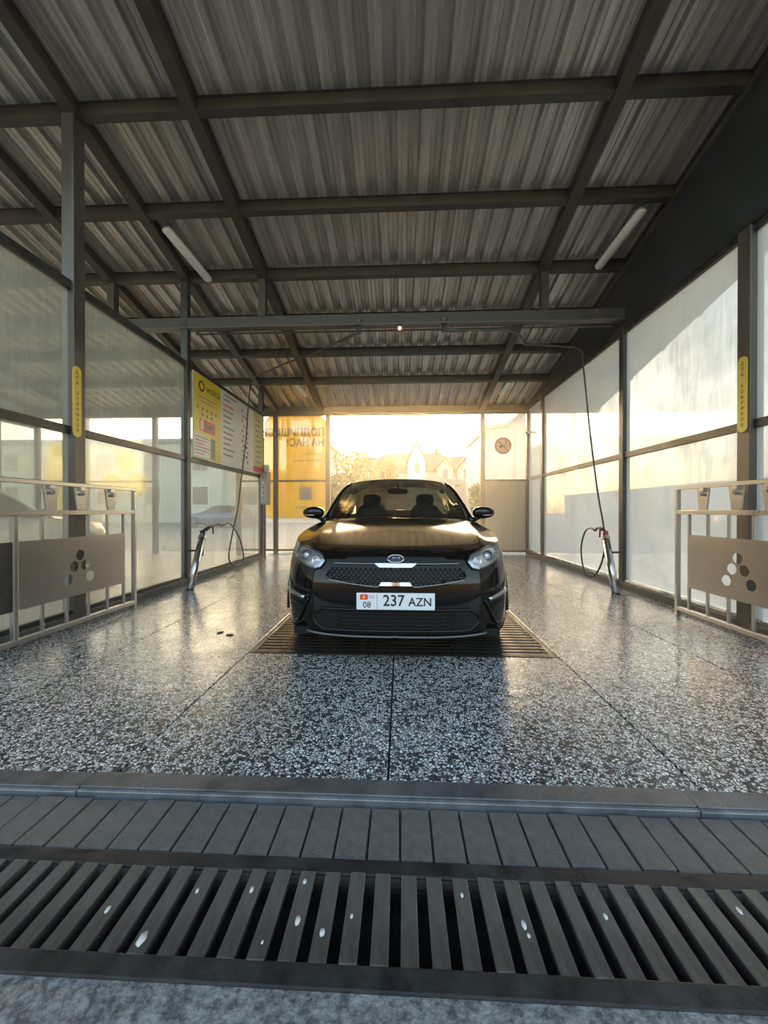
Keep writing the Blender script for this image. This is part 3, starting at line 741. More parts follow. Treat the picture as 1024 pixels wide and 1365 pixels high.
    # wheels
    for sx in (-1,1):
        for y in (.87,3.57):
            M = Matrix.Translation((sx*.785,y,.318)) @ Matrix.Rotation(R(90*sx),4,'Y')
            ty = MB().lathe([(.215,-.10),(.29,-.105),(.312,-.085),(.318,-.05),(.318,.05),(.312,.085),(.29,.105),(.215,.10)], 36, M); wh = ty.build('wheel', 'black_rubber', root, smooth=True)
            MB().lathe([(.218,-.09),(.20,-.06),(.20,.07),(.222,.10),(.212,.103),(.190,.075)], 36, M).build('rim', 'rim_alloy', wh, smooth=True)
            sp = MB()
            for k in range(5):
                a = 2*math.pi*k/5
                for da in (-.16,.16):
                    sp.tube([M @ Vector((.045*math.cos(a),.045*math.sin(a),.085)), M @ Vector((.12*math.cos(a+da*.6),.12*math.sin(a+da*.6),.088)), M @ Vector((.205*math.cos(a+da),.205*math.sin(a+da),.075))], [.02,.015,.017], 6)
            sp.lathe([(.001,.09),(.05,.088),(.058,.07)], 20, M); sp.build('spokes', 'rim_alloy', wh, smooth=True)
            MB().lathe([(.001,.03),(.15,.03),(.15,.05),(.001,.05)], 24, M).build('brake_disc', 'trim_black', wh)
    # interior
    db = MB(); ny = 14
    v = []
    for k in range(ny+1):
        x = -.72+1.44*k/ny
        for y,z in ((1.42,.88),(1.60,.945),(1.80,.955),(1.92,.93),(1.95,.80),(1.95,.55)): v.append((x,y+.05*(abs(x)/.72)**2,z+(.025 if .18 < x < .56 and .9 < z < .95 else 0)))
    db.add(v, [(6*k+j,6*k+j+1,6*k+j+7,6*k+j+6) for k in range(ny) for j in range(5)]); db.build('dashboard', 'interior', root, smooth=True)
    MB().box(-.72,.72,1.6,3.9,.30,.36).build('cabin_floor', 'interior', root)
    MB().box(-.68,.68,3.75,4.0,.55,1.00).build('parcel_shelf', 'interior', root, bevel=.03)
    sm = MB(); sm.lathe([(.175+.015*math.cos(2*math.pi*k/8),.015*math.sin(2*math.pi*k/8)) for k in range(9)], 28, Matrix.Translation((.37,2.02,.93)) @ Matrix.Rotation(R(65),4,'X'))
    sm.box(.21,.53,2.00,2.03,.915,.945); sm.build('steering_wheel', 'interior', root, smooth=True)
    for x in (-.37,.37):
        sb = MB(); sb.blob((x,2.45,.50),(.25,.27,.09),2,None,.6); sb.blob((x,2.75,.82),(.24,.08,.34),2,Matrix.Rotation(R(-14),4,'X'),.6); s_o = sb.build('front_seat', 'seat_cloth', root, smooth=True)
        MB().blob((x,2.86,1.20),(.13,.05,.09),2,Matrix.Rotation(R(-10),4,'X'),.7).build('headrest', 'seat_cloth', s_o, smooth=True)
    MB().blob((0,3.35,.5),(.62,.28,.12),2,None,.5).build('rear_seat', 'seat_cloth', root, smooth=True)
    rs = MB().blob((0,3.68,.78),(.62,.09,.30),2,Matrix.Rotation(R(-18),4,'X'),.5).build('rear_seat_back', 'seat_cloth', root, smooth=True)
    for sx in (-1,1):
        MB().prism([(3.25,1.0),(3.70,1.0),(3.50,1.25),(3.30,1.30)], 0, sx*.38, sx*.52).build('pillar_trim', 'interior', root)
        MB().blob((sx*.36,3.72,1.08),(.13,.05,.075),2,None,.7).build('headrest', 'seat_cloth', rs, smooth=True)
    rm = MB().blob((0,1.98,1.285),(.12,.02,.034),2,None,.6).build('inside_mirror', 'interior', root, smooth=True)
    MB().tube([(0,2.03,1.375),(0,1.99,1.30)], .012, 6).build('mirror_stem', 'interior', rm)
    return root

CY = 2.57
car = make_car('car_black')
car.location = (-.035, CY, 0)
tag(car, 'glossy black saloon car parked nose-out over the floor grate', 'car')
# number plate (a part of the black car)
npz = .455
npl = MB().box(-.26,.26,-.022,-.010,npz-.056,npz+.056).build('number_plate', 'plate_white', car, bevel=.003)
MB().box(-.268,.268,-.0165,.02,npz-.064,npz+.064).build('plate_holder', 'trim_black', npl)
def ptx(s, x, z, size, name, mat='print_black', sx=1.0, bold=0.0):
    text(name, s, size, mat, frame((x,-.0232,z),(1,0,0),(0,0,1)), npl, .0006, sx=sx, bold=bold)
ptx('237', -.012, npz+.003, .105, 'plate_number', sx=.92, bold=.001); ptx('AZN', .163, npz-.004, .078, 'plate_letters', sx=.95, bold=.0008)
ptx('08', -.190, npz-.024, .056, 'plate_region'); ptx('KG', -.158, npz+.030, .026, 'plate_country', 'print_grey')
MB().box(-.236,-.184,-.0235,-.0225,npz+.012,npz+.046).build('plate_flag', 'flag_red', npl)
MB().lathe([(.0005,.0005),(.010,.0005)], 14, frame((-.21,-.0236,npz+.029),(1,0,0),(0,0,1))).build('flag_sun', 'flag_gold', npl)
MB().box(-.123,-.1205,-.0232,-.0222,npz-.054,npz+.054).build('plate_divider', 'print_grey', npl)

def copy_car(paint, loc, rz, label):
    r = car.copy(); col.objects.link(r); r.location = loc; r.rotation_euler = (0,0,rz); r['label'] = label
    cache = {}
    def cp(o, par):
        if o.name.startswith('number_plate'): return
        c = o.copy(); col.objects.link(c); c.parent = par
        if any(mt and mt.name == 'car_black' for mt in o.data.materials):
            c.data = o.data.copy(); c.data.materials.clear(); c.data.materials.append(MATS[paint])
        for ch in o.children: cp(ch, c)
    for ch in list(car.children): cp(ch, r)
    return r
bpy.context.view_layer.update()
copy_car('car_white', (-6.25, 7.25, 0), R(180), 'white saloon car standing in the neighbouring bay behind the left glass wall')
copy_car('car_blue', (-13.9, 24.5, -.02), R(-90), 'blue saloon car seen side-on through the glass beyond the neighbouring bay')

# ------------------------------------------------------------------ central floor grate
fg = empty('floor_grate', (0,0,0)); tag(fg, 'wide steel floor grate set in the terrazzo under the black car', 'grate')
MB().box(-1.135,1.135,2.815,4.715,-.3,-.12).build('pit', 'trench', fg)
for x in (-1.115,1.115):
    MB().box(x-.018,x+.018,2.82,4.71,-.12,.003).build('frame_rail', 'grate_iron', fg, bevel=.003)
for y in (2.828,4.70):
    MB().box(-1.096,1.096,y-.008,y+.012,-.12,.002).build('frame_rail', 'pit_slat', fg)
ss = MB().box(-1.095,1.095,-.022,.022,-.05,-.002).build('slat', 'pit_slat', fg); ss.location = (0,2.878,0)
for k in range(1,27): share(ss, 'slat', fg, (0,2.878+k*.0685,0))

# ------------------------------------------------------------------ drain grate in the foreground
dg = empty('drain_grate', (0,1.0,0)); tag(dg, 'long iron drain grate with worn bars before the row of pavers', 'grate')
MB().box(-2.6,2.6,.122,.172,-.07,-.010).build('frame_rail', 'grate_frame', dg, bevel=.004)
MB().box(-2.6,2.6,-.155,-.104,-.07,-.006).build('frame_rail', 'grate_frame', dg, bevel=.004)
MB().box(-2.6,2.6,.105,.122,-.10,-.045).build('ledge', 'grate_frame', dg)
bs = MB(); bs.prism([(-.0225,0),(.0225,0),(.015,-.045),(-.015,-.045)], 1, -.108, .124); bsrc = bs.build('bar', 'grate_iron', dg, bevel=.003); bsrc.location = (-2.55,0,-.006)
for k in range(1,70):
    o = share(bsrc, 'bar', dg, (-2.55+k*.0735, random.uniform(-.002,.002), -.006+random.uniform(-.003,.002)), random.uniform(-.01,.01))

for k,(x,y,a_,b_) in enumerate(((-.62,.925,.012,.022),(-.42,1.06,.006,.012),(-.30,.985,.008,.015),(-.28,1.09,.006,.009),(-.215,.96,.008,.012),(-.35,.93,.005,.008),(-.10,1.00,.008,.013),(.31,1.0,.007,.015),(.30,.975,.005,.007),(-.55,1.05,.005,.009),(.55,1.03,.006,.01),(-.78,.99,.006,.012),(.92,1.06,.006,.012),(.18,1.07,.005,.008))):
    j = round((x+2.55)/.0735); f_ = MB().blob((0,0,0),(a_,b_,.003),1).build('paint_fleck', 'fleck', dg, smooth=True); f_.location = (-2.55+j*.0735+(k%3-1)*.004, y-1.0, -.006)
# ------------------------------------------------------------------ gates
def make_gate(X, sgn, spec, label):
    root = empty('gate', (X,0,0)); tag(root, label, 'gate', 'open steel gates at the bay entrance')
    t = .02
    Y1, Y0 = 4.035, 1.62
    def bar(name, y0, y1, z0, z1, th=t, mat='stainless', parent=root): return MB().box(-th,th,y0,y1,z0,z1).build(name, mat, parent, bevel=.004)
    bar('top_rail', Y0, Y1, 1.265, 1.30); bar('middle_rail', Y0, Y1-.035, 1.02, 1.06); bar('bottom_rail', Y0, Y1-.035, .055, .095)
    bar('end_stile', Y1-.035, Y1, 0, 1.265)
    for y in (2.715, 1.64): bar('stile', y, y+.035, 0 if y < 2 else .095, 1.02)
    ys = spec
    for y in ys:
        bar('bar', y-.011, y+.011, .82, 1.02, .011); bar('bar', y-.011, y+.011, .095, .315, .011)
    bar('bar', 3.85, 3.872, .095, 1.02, .012)
    # perforated plates
    bub = [(3.313,.662),(3.25,.567),(3.367,.567),(3.188,.460),(3.422,.460)]
    V,F = fill2d([(2.745,.31),(3.855,.31),(3.855,.825),(2.745,.825)], [circ(a,b,.047,20) for a,b in bub], .12)
    MB().add([(sgn*-.013,a,b) for a,b in V], F).build('plate', 'stainless_plate', root, thick=.004)
    bub2 = [(a-1.085,b) for a,b in bub]
    V,F = fill2d([(1.67,.31),(2.71,.31),(2.71,.825),(1.67,.825)], [circ(a,b,.047,20) for a,b in bub2], .12)
    MB().add([(sgn*-.013,a,b) for a,b in V], F).build('plate', 'black_rubber' if sgn < 0 else 'stainless_plate', root, thick=.004)
    for y in (1.95, 2.30, 3.035, 3.335, 3.69):      # hanging mat clips
        m = MB(); m.prism([(y-.075,1.262),(y+.075,1.262),(y+.045,1.062),(y-.045,1.062)], 0, -.006, .006); cp = m.build('mat_clip', 'stainless_plate', root)
        MB().tube([(sgn*.012,y,1.215),(-sgn*.028,y,1.205)], .016, 8).build('clip_screw', 'stainless', cp)
        MB().box(-.024,.024,y-.028,y+.028,1.235,1.272).build('clip_clamp', 'stainless', cp, bevel=.004)
    return root
make_gate(-2.87, -1, [2.955,3.18,3.41,3.64], 'stainless steel gate with bubble cut-outs folded against the left glass wall')
make_gate(2.80, 1, [2.955,3.175,3.41,3.635], 'stainless steel gate with bubble cut-outs folded against the right glass wall')

# ------------------------------------------------------------------ mat signs on the posts
def mat_sign(X, y, sgn, label):
    root = empty('post_sign', (X,y,0)); tag(root, label, 'sign', 'yellow mat signs on the front posts')
    z0, z1, r = 1.745, 2.41, .046; pts = [(r*math.cos(a), z1-r+r*math.sin(a)) for a in [math.pi*k/10 for k in range(11)]]+[(r*math.cos(a), z0+r+r*math.sin(a)) for a in [math.pi+math.pi*k/10 for k in range(11)]]
    MB().prism(pts, 0, 0, -sgn*.008).build('plate', 'yellow_paint', root)
    for i,ch in enumerate('ДЛЯ КОВРИКОВ'):
        if ch == ' ': continue
        z = z1-.062-i*.049
        text('letter', ch, .042, 'print_black', frame((-sgn*.0085,0,z),(0,-sgn*-1 if sgn < 0 else -1,0),(0,0,1)), root, .0006)
    return root
mat_sign(XL+.061, 3.485, -1, 'yellow rounded sign with black lettering on the post by the left gate')
mat_sign(XR-.061, 3.525, 1, 'yellow rounded sign with black lettering on the post by the right gate')

# ------------------------------------------------------------------ price board
pb = empty('price_board', (XL+.055,0,0)); tag(pb, 'yellow and white price board with printed rows on the left glass wall', 'board')
def pbx(name, y0, y1, z0, z1, mat, d=.0): return MB().box(0, .012+d, y0, y1, z0, z1).build(name, mat, pb)
pbx('backing', 5.50, 8.36, 1.85, 3.115, 'board_white')
pbx('yellow_field', 5.505, 6.36, 1.855, 3.11, 'board_yellow', .002)
pbx('side_strip', 7.83, 8.35, 1.99, 3.10, 'board_green', .002)
pbx('red_field', 7.80, 8.35, 1.86, 1.985, 'print_red', .003)
pbx('pink_field', 5.68, 6.17, 2.27, 2.46, 'print_pink', .003)
pbx('white_field', 5.51, 6.00, 1.87, 2.22, 'board_white', .003)
pbx('dark_field', 6.03, 6.17, 1.88, 2.20, 'print_grey', .003)
def ptext(name, s, y, z, size, mat='print_black', align='LEFT', sx=1.0, d=.0032): text(name, s, size, mat, frame((.012+d,y,z),(0,1,0),(0,0,1)), pb, .0005, align, sx)
ring = MB().lathe([(.055,0),(.085,0),(.085,.002),(.055,.002),(.055,0)], 24, frame((.0145,5.74,2.95),(0,1,0),(0,0,1))); ring.build('logo_ring', 'print_black', pb)
ptext('heading', 'мойса', 5.88, 2.95, .15)
for k,(y,z,w) in enumerate(((5.62,2.78,.6),(5.70,2.72,.45))): pbx('text_row', y, y+w, z, z+.018, 'print_grey', .003)
for r_ in range(2):
    for k in range(5-r_*2): pbx('icon', 5.60+r_*.14+k*.14, 5.66+r_*.14+k*.14, 2.59-r_*.09, 2.64-r_*.09, 'print_grey', .003)
pbx('pink_mark', 5.71, 5.79, 2.29, 2.44, 'board_white', .004); pbx('pink_mark', 5.84, 6.12, 2.33, 2.40, 'print_grey', .004)
for k in range(6): pbx('text_row', 5.55, 5.80+.1*(k%3), 1.91+k*.05, 1.925+k*.05, 'print_grey' if k%2 else 'print_pink', .004)
for k in range(11):
    z = 2.96-k*.095
    pbx('text_row', 6.46, 6.72+.18*((k*7)%4)/3, z, z+.03, 'print_pink' if k == 1 else 'print_grey', .002)
    pbx('price_mark', 7.22+.05*(k%2), 7.30+.05*(k%2), z-.02, z+.025, 'print_grey', .002); pbx('price_mark', 7.46-.05*(k%2), 7.54-.05*(k%2), z-.03, z+.02, 'print_black' if k%2 else 'print_grey', .002)
pbx('text_row', 6.50, 7.0, 3.04, 3.07, 'print_grey', .002)
for k in range(9): pbx('text_row', 7.95, 8.2, 2.06+k*.11, 2.10+k*.11, 'print_grey', .003)

# ------------------------------------------------------------------ control box on the left rear post
cb = empty('control_box', (XL+.05,8.34,0)); tag(cb, 'grey metal control box with push buttons on the post beside the price board', 'control box')
MB().box(.0,.16,-.12,.10,1.18,1.90).build('housing', 'box_grey', cb, bevel=.012)
MB().box(.02,.14,-.128,-.118,1.24,1.84).build('front_plate', 'stainless_plate', cb)
for k in range(5): MB().tube([(.08,-.127,1.33+.11*k),(.08,-.142,1.33+.11*k)], .02, 12).build('button', 'red_plastic' if k < 3 else 'bright_steel', cb)
pc = MB().box(.05,.15,-.04,.06,1.90,2.06).build('card_holder', 'board_white', None, bevel=.02); pc.location = (XL+.05,8.34,0); tag(pc, 'white rounded card holder standing on the grey control box', 'card holder')
MB().tube([(XL+.12,8.33,1.18),(XL+.12,8.33,.0)], .02).build('cable_pipe', 'pipe_paint', None); tag(bpy.data.objects['cable_pipe'], 'thin conduit pipe running down from the control box to the floor', 'pipe')

# ------------------------------------------------------------------ wand holders, spray guns, hoses, booms
def holder(b, t, label):
    root = empty('wand_holder', b); tag(root, label, 'wand holder', 'leaning steel wand holders')
    d = Vector(t)-Vector(b)
    q = MB(); q.tube([Vector((0,0,0)), d], .048, 16, False); q.build('tube', 'bright_steel', root, smooth=True, thick=.004)
    q = MB(); q.tube([d*.93, d*.985], .053, 16, False); q.build('collar', 'stainless', root, smooth=True)
    post = MB().tube([d*.7, d*.7+Vector((math.copysign(.18, b[0]),.0,0))], .014, 8); post.build('bracket', 'steel_frame', root)
    return root
hL0, hL1 = (-2.80,4.985,0), (-2.87,5.46,.70)
hR0, hR1 = (2.72,4.985,0), (2.80,5.40,.71)
holder(hL0, hL1, 'steel wand holder tube leaning at the foot of the left wall')
holder(hR0, hR1, 'steel wand holder tube leaning at the foot of the right wall')
def gun(base, h, label, mat, red=False):
    b = Vector(base); h = Vector(h)
    root = empty('spray_gun', base); tag(root, label, 'spray gun', 'spray guns in the wand holders')
    MB().tube([Vector((0,0,-.30)), Vector((0,0,.02))], .012, 8).build('lance', 'bright_steel', root)
    MB().tube([Vector((0,0,-.05)), Vector((0,0,.07))], [.040,.036], 10).build('nozzle_guard', 'red_plastic' if red else 'black_plastic', root, smooth=True)
    MB().tube([Vector((0,0,.05)), h*.35+Vector((0,0,.07)), h*.75+Vector((0,0,.06)), h], [.026,.022,.02,.018], 10).build('body', 'black_plastic', root, smooth=True)
    MB().tube([h*.5+Vector((0,0,.05)), h*.52+Vector((0,0,-.06))], [.012,.010], 8).build('trigger', 'black_plastic', root, smooth=True)
    return root
gun(hL1, (.05,.50,.12), 'black spray gun resting in the left wand holder', 'black')
gun(hR1, (-.02,.24,.06), 'spray gun with red guard resting in the right wand holder', 'red', True)
def hose(pts, label):
    o = MB().tube(spline(pts, 48), .013, 8).build('hose', 'hose_rubber', None, smooth=True); tag(o, label, 'hose', 'high pressure hoses')
hose([(-2.80,7.15,3.52),(-2.84,7.10,3.2),(-2.92,7.15,2.4),(-2.95,7.02,1.7),(-2.95,6.85,1.1),(-2.95,6.60,.6),(-2.95,6.48,.25),(-2.93,6.62,.10),(-2.92,6.88,.08),(-2.92,7.02,.22),(-2.92,6.85,.55),(-2.86,6.35,.83),(-2.82,5.96,.82)], 'black hose hanging from the left boom in front of the price board')
hose([(2.80,6.08,3.42),(2.83,6.05,3.0),(2.86,5.95,2.2),(2.86,5.72,1.3),(2.87,5.60,.9),(2.88,5.56,.6),(2.86,5.62,.30),(2.82,5.75,.10),(2.76,5.90,.12),(2.76,6.02,.45),(2.78,5.95,.72),(2.78,5.78,.80),(2.78,5.64,.77)], 'black hose hanging from the right boom and looping beside the glass')
def boom(piv, pts, label):
    root = empty('boom', piv); tag(root, label, 'boom', 'overhead swivel hose booms')
    P = [Vector(p)-Vector(piv) for p in pts]
    MB().tube(spline(P, 40), .016, 8).build('arm', 'pipe_paint', root, smooth=True)
    MB().lathe([(.05,.12),(.05,.04),(.035,.04),(.035,-.06),(.001,-.06)], 16).build('swivel', 'pipe_paint', root, smooth=True)
    MB().box(-.07,.07,-.07,.07,.035,.05).build('mount', 'pipe_paint', root)
    d = P[1].normalized()
    MB().tube([Vector((0,0,-.03)), d*.32+Vector((0,0,-.02))], [.03,.02], 10).build('knuckle', 'pipe_paint', root, smooth=True)
boom((.60,5.40,3.605), [(.60,5.40,3.58),(1.0,5.42,3.57),(1.55,5.50,3.58),(1.72,5.62,3.56),(1.86,5.88,3.56),(2.1,5.96,3.58),(2.55,6.05,3.58),(2.72,6.08,3.57),(2.80,6.09,3.50),(2.80,6.08,3.40)], 'overhead swivel boom reaching to the right glass wall')
boom((-.59,5.40,3.605), [(-.59,5.40,3.58),(-.9,5.68,3.57),(-1.4,6.10,3.56),(-1.9,6.46,3.57),(-2.4,6.86,3.57),(-2.68,7.07,3.57),(-2.79,7.14,3.54),(-2.80,7.15,3.46)], 'overhead swivel boom reaching to the left price board')

# ------------------------------------------------------------------ lamps
def tube_lamp(a, b, label):
    a, b = Vector(a), Vector(b); root = empty('tube_lamp', a); tag(root, label, 'ceiling lamp', 'slim ceiling lamps under the roof'); d = b-a
    MB().tube([d*.0, d*.015, d*.03, d*.97, d*.985, d], [.035,.052,.062,.062,.052,.035], 12, True, .75).build('diffuser', 'lamp_white', root, smooth=True)
    u = Vector((0,0,.035))
    MB().tube([u+d*.02, u+d*.98], .03, 8, True, .5).build('base', 'box_grey', root)
    for t in (.12,.88): MB().tube([d*t+u, d*t+Vector((0,0,.14))], .006, 6).build('hanger', 'steel_frame', root)
def lz(y): return zp(y)-.015
tube_lamp((-2.90,4.62,lz(4.62)+.04), (-2.74,5.42,lz(5.42)+.03), 'white tube lamp under the roof above the left gate side')
tube_lamp((2.80,4.58,lz(4.58)+.04), (2.68,5.38,lz(5.38)+.03), 'white tube lamp under the roof beside the dark upper panel')
tube_lamp((-2.24,8.16,lz(8.16)+.04), (-2.14,8.62,lz(8.62)+.03), 'short white tube lamp under the rear roof above the yellow banner')
tube_lamp((2.28,8.18,lz(8.18)+.04), (2.22,8.66,lz(8.66)+.03), 'short white tube lamp under the rear roof above the no-smoking sign')
il = empty('signal_lamp', (-.015,5.40,3.655)); tag(il, 'small red indicator lamp under the tie beam between the booms', 'lamp')
m, nt, out = new_mat('lamp_glow'); em_ = N(nt, 'ShaderNodeEmission', i_Strength=2.5); em_.inputs[0].default_value = (1,.30,.16,1); nt.links.new(em_.outputs[0], out.inputs[0]); MATS['lamp_glow'] = m
MB().lathe([(.03,.0),(.03,-.03),(.022,-.03)], 14).build('socket', 'black_plastic', il); MB().lathe([(.022,-.03),(.026,-.045),(.018,-.065),(.001,-.07)], 14).build('bulb', 'lamp_glow', il, smooth=True)

# ------------------------------------------------------------------ cameras on the rear posts
def cctv(p, d, label):
    root = empty('security_camera', p); tag(root, label, 'camera', 'small security cameras on the rear posts'); d = Vector(d).normalized()
    MB().tube([Vector((0,0,0)), d*.16], .03, 10).build('body', 'board_white', root, smooth=True)
    MB().tube([d*.155, d*.17], .024, 10).build('lens', 'black_plastic', root)
    MB().tube([d*.05, d*.05+Vector((0,.09,.05))], .012, 6).build('bracket', 'box_grey', root)
cctv((3.04,9.33,2.92), (-.5,-.8,-.2), 'small white camera on the rear post beside the no-smoking panel')
cctv((-3.10,9.33,2.92), (.3,-.9,-.25), 'small white camera on the rear post before the yellow banner')

# ------------------------------------------------------------------ yellow banner on the back glass (read from outside, so mirrored here)
bn = empty('banner', (0,YB+.112,0)); tag(bn, 'large yellow banner with mirrored black lettering on the rear glass', 'banner')
def rounded(x0,x1,z0,z1,r,top=True):
    p = []
    for cx,cz,a0 in ((x1-r,z1-r,0),(x0+r,z1-r,90),(x0+r,z0+r,180),(x1-r,z0+r,270)):
        p += [(cx+r*math.cos(R(a0+9*k)), cz+r*math.sin(R(a0+9*k))) for k in range(11)]
    return p
MB().prism(rounded(-3.42,-1.865,.86,3.44,.22), 1, 0, .004).build('sheet', 'yellow_vinyl', bn)
def mtx(name, s, x, z, size, mat='print_grey', sx=1.0): text(name, s, size, mat, frame((x,-.012,z),(-1,0,0),(0,0,1)), bn, .0006, 'LEFT', sx)
for k in range(1):
    # letters sit on the inner glass face
    pass
def mtext(name, s, x, z, size, sx=1.0, mat='print_black'):
    M = Matrix(((-1,0,0,x),(0,0,-1,-.003),(0,1,0,z),(0,0,0,1)))
    text(name, s, size, mat, M, bn, .0006, 'LEFT', sx, .004)
mtext('lettering', 'ПОДПИШИСЬ', -1.90, 3.0, .27, .86); mtext('lettering', 'НА НАС!', -1.90, 2.74, .27, .86)
for z,w in ((2.48,.5),(2.30,.78)):
    MB().box(-1.93-w,-1.93,-.003,-.001,z-.02,z+.02).build('small_print', 'board_yellow', bn)
MB().box(-2.53,-2.21,-.003,-.001,1.32,1.64).build('white_square', 'board_white', bn)
MB().box(-2.62,-2.2,-.003,-.001,1.10,1.15).build('small_print', 'board_yellow', bn)

# yellow logo discs and an arch sticker on the neighbouring bay's rear glass
lb = empty('bubble_sticker', (0,YB+.108,0)); tag(lb, 'three pale yellow discs stuck on the rear glass of the neighbouring bay', 'sticker')
for x,z in ((-7.33,1.72),(-6.72,1.72),(-7.0,2.33)): MB().lathe([(.0005,0),(.29,0),(.29,.003),(.0005,.003)], 28, frame((x,0,z),(1,0,0),(0,0,1))).build('disc', 'pale_vinyl', lb)
ab = MB().prism([(-9.15,.9),(-8.45,.9)]+[(-8.8+.35*math.cos(math.pi*k/14), 2.3+.5*math.sin(math.pi*k/14)) for k in range(15)], 1, YB+.104, YB+.108).build('arch_sticker', 'pale_vinyl', None); tag(ab, 'tall arched yellow sticker on the neighbouring bay rear glass', 'sticker')

# ------------------------------------------------------------------ no-smoking sign
ns = empty('no_smoking_sign', (2.475,YB+.036,2.625)); tag(ns, 'round red no-smoking sign on the rear glass above the tan panel', 'sign')
Mn = frame((0,0,0),(1,0,0),(0,0,1))
pm('sign_field', (.46,.30,.28), .5); pm('sign_red', (.36,.09,.09), .5)
MB().lathe([(.0005,0),(.205,0),(.205,.004),(.0005,.004)], 32, Mn).build('disc', 'sign_field', ns)
MB().lathe([(.16,.004),(.205,.004),(.205,.007),(.16,.007),(.16,.004)], 32, Mn).build('ring', 'sign_red', ns)
a = R(-45); M45 = Mn @ Matrix.Rotation(a,4,'Z'); MB().box(-.17,.17,-.02,.02,.006,.008).xf(M45).build('slash', 'sign_red', ns)
MB().box(-.10,.04,-.02,.02,.0045,.006).xf(Mn @ Matrix.Rotation(R(20),4,'Z')).build('cigarette', 'print_black', ns)
MB().tube([(.05,-.006,.04),(.09,-.006,.07),(.06,-.006,.10),(.09,-.006,.13)], .008, 6).build('smoke', 'print_black', ns)

# ------------------------------------------------------------------ debris on the wet floor
for i,(x,y) in enumerate(((-1.45,3.20),(-1.56,3.26))):
    o = MB().blob((0,0,.004),(.035,.02,.006),2).build('leaf', 'print_black'); o.location = (x,y,0); o.rotation_euler = (0,0,i*1.1); tag(o, ('small dark wet leaf lying on the terrazzo towards the floor grate','small dark wet leaf on the terrazzo towards the left wall')[i], 'leaf', 'wet leaves on the floor')

# ------------------------------------------------------------------ beyond the rear opening
hs = empty('house', (0,45,0)); tag(hs, 'pink two-storey house with dark red hipped roof and pointed gables', 'house')
MB().box(-5.0,8.5,0,10,0,5.6).build('wall', 'house_wall', hs)
m = MB(); m.add([(-5.7,-.6,5.5),(9.1,-.6,5.5),(9.1,10.6,5.5),(-5.7,10.6,5.5),(-1.9,5,8.45),(5.0,5,8.45)], [(0,1,5,4),(1,2,5),(2,3,4,5),(3,0,4),(0,3,2,1)]); m.build('roof', 'roof_red', hs)
m = MB(); m.add([(5.0,-.2,5.5),(9.2,-.2,5.5),(9.2,8,5.5),(5.0,8,5.5),(5.6,4,7.9),(8.6,4,7.9)], [(0,1,5,4),(1,2,5),(2,3,4,5),(3,0,4)]); m.build('roof', 'roof_red', hs)
m = MB(); m.add([(-6.2,1,5.4),(-1,1,5.4),(-1,9,5.4),(-6.2,9,5.4),(-5.1,5,7.95),(-1,5,7.95)], [(0,1,5,4),(2,3,4,5),(3,0,4)]); m.build('roof', 'roof_red', hs)
def gable(cx, w, zb, zt, wall_z0):
    MB().prism([(cx-w/2,wall_z0),(cx+w/2,wall_z0),(cx+w/2,zb),(cx,zt),(cx-w/2,zb)], 1, -.9, 4).build('gable_wall', 'house_trim' if w < 2.2 and zt > 8.5 else 'house_wall', hs)
    m = MB()
    for sx in (-1,1):
        m.add([(cx,-1.2,zt+.25),(cx+sx*(w/2+.3),-1.2,zb-.15),(cx+sx*(w/2+.3),4.5,zb-.15),(cx,4.5,zt+.25),(cx,-1.2,zt+.02),(cx+sx*(w/2+.3),-1.2,zb-.38),(cx+sx*(w/2+.3),4.5,zb-.38),(cx,4.5,zt+.02)], [(0,1,2,3),(0,4,5,1),(4,7,6,5),(1,5,6,2)])
    m.build('gable_roof', 'roof_red', hs)
    wf = MB().box(cx-.40,cx+.40,-.98,-.9,zb-1.35,zb-.05).build('window', 'house_trim', hs); MB().box(cx-.30,cx+.30,-1.0,-.97,zb-1.25,zb-.15).build('pane', 'window_dark', wf)
gable(1.8, 2.0, 6.6, 9.0, 3); gable(5.05, 1.9, 5.9, 6.9, 2.5); gable(7.4, 1.9, 5.9, 6.9, 2.5)
MB().box(4.4,4.8,4.4,4.8,8.0,9.0).build('chimney', 'roof_red', hs)
MB().tube([(1.8,-1.0,9.1),(1.8,-1.0,9.6)], .05, 6).build('finial', 'roof_red', hs)

lw_ = empty('long_building', (-26,32,0)); tag(lw_, 'long grey-green building beyond the neighbouring bay', 'building')
MB().box(-19,19.5,0,8,0,6.8).build('wall', 'wall_green', lw_); MB().box(-19.3,19.8,-.4,8.3,6.8,7.1).build('roof', 'shed_grey', lw_)
for k in range(18):
    kx, kz = (k%9)*4.2, (k//9)*2.9
    wq = MB().box(-17+kx,-15.4+kx,-.06,0,1.4+kz,3.2+kz).build('window', 'house_trim', lw_); MB().box(-16.85+kx,-15.55+kx,-.09,-.05,1.55+kz,3.05+kz).build('pane', 'window_dark', wq)
sd = empty('shed', (4.1,28.6,0)); tag(sd, 'low grey shed with flat roof in front of the house', 'shed')
MB().box(-1.2,1.3,0,4,0,3.15).build('wall', 'shed_grey', sd); MB().box(-1.4,1.5,-.3,4.2,3.15,3.35).build('roof', 'shed_grey', sd)
kk = empty('kiosk', (2.0,24.4,0)); tag(kk, 'small kiosk with pitched grey roof in front of the house', 'kiosk')
MB().box(-1.4,1.4,0,3,0,2.7).build('wall', 'house_trim', kk); MB().prism([(-1.8,2.65),(1.8,2.65),(0,3.35)], 1, -.3, 3.3).build('roof', 'shed_grey', kk)
wh = empty('warehouse', (0,19,0)); tag(wh, 'pale building with sloping roof edge behind the no-smoking panel', 'building')
MB().prism([(4.2,0),(6.9,0),(6.9,6.5),(5.2,5.1),(4.2,5.0)], 1, 0, 6).build('wall', 'wall_pale', wh)
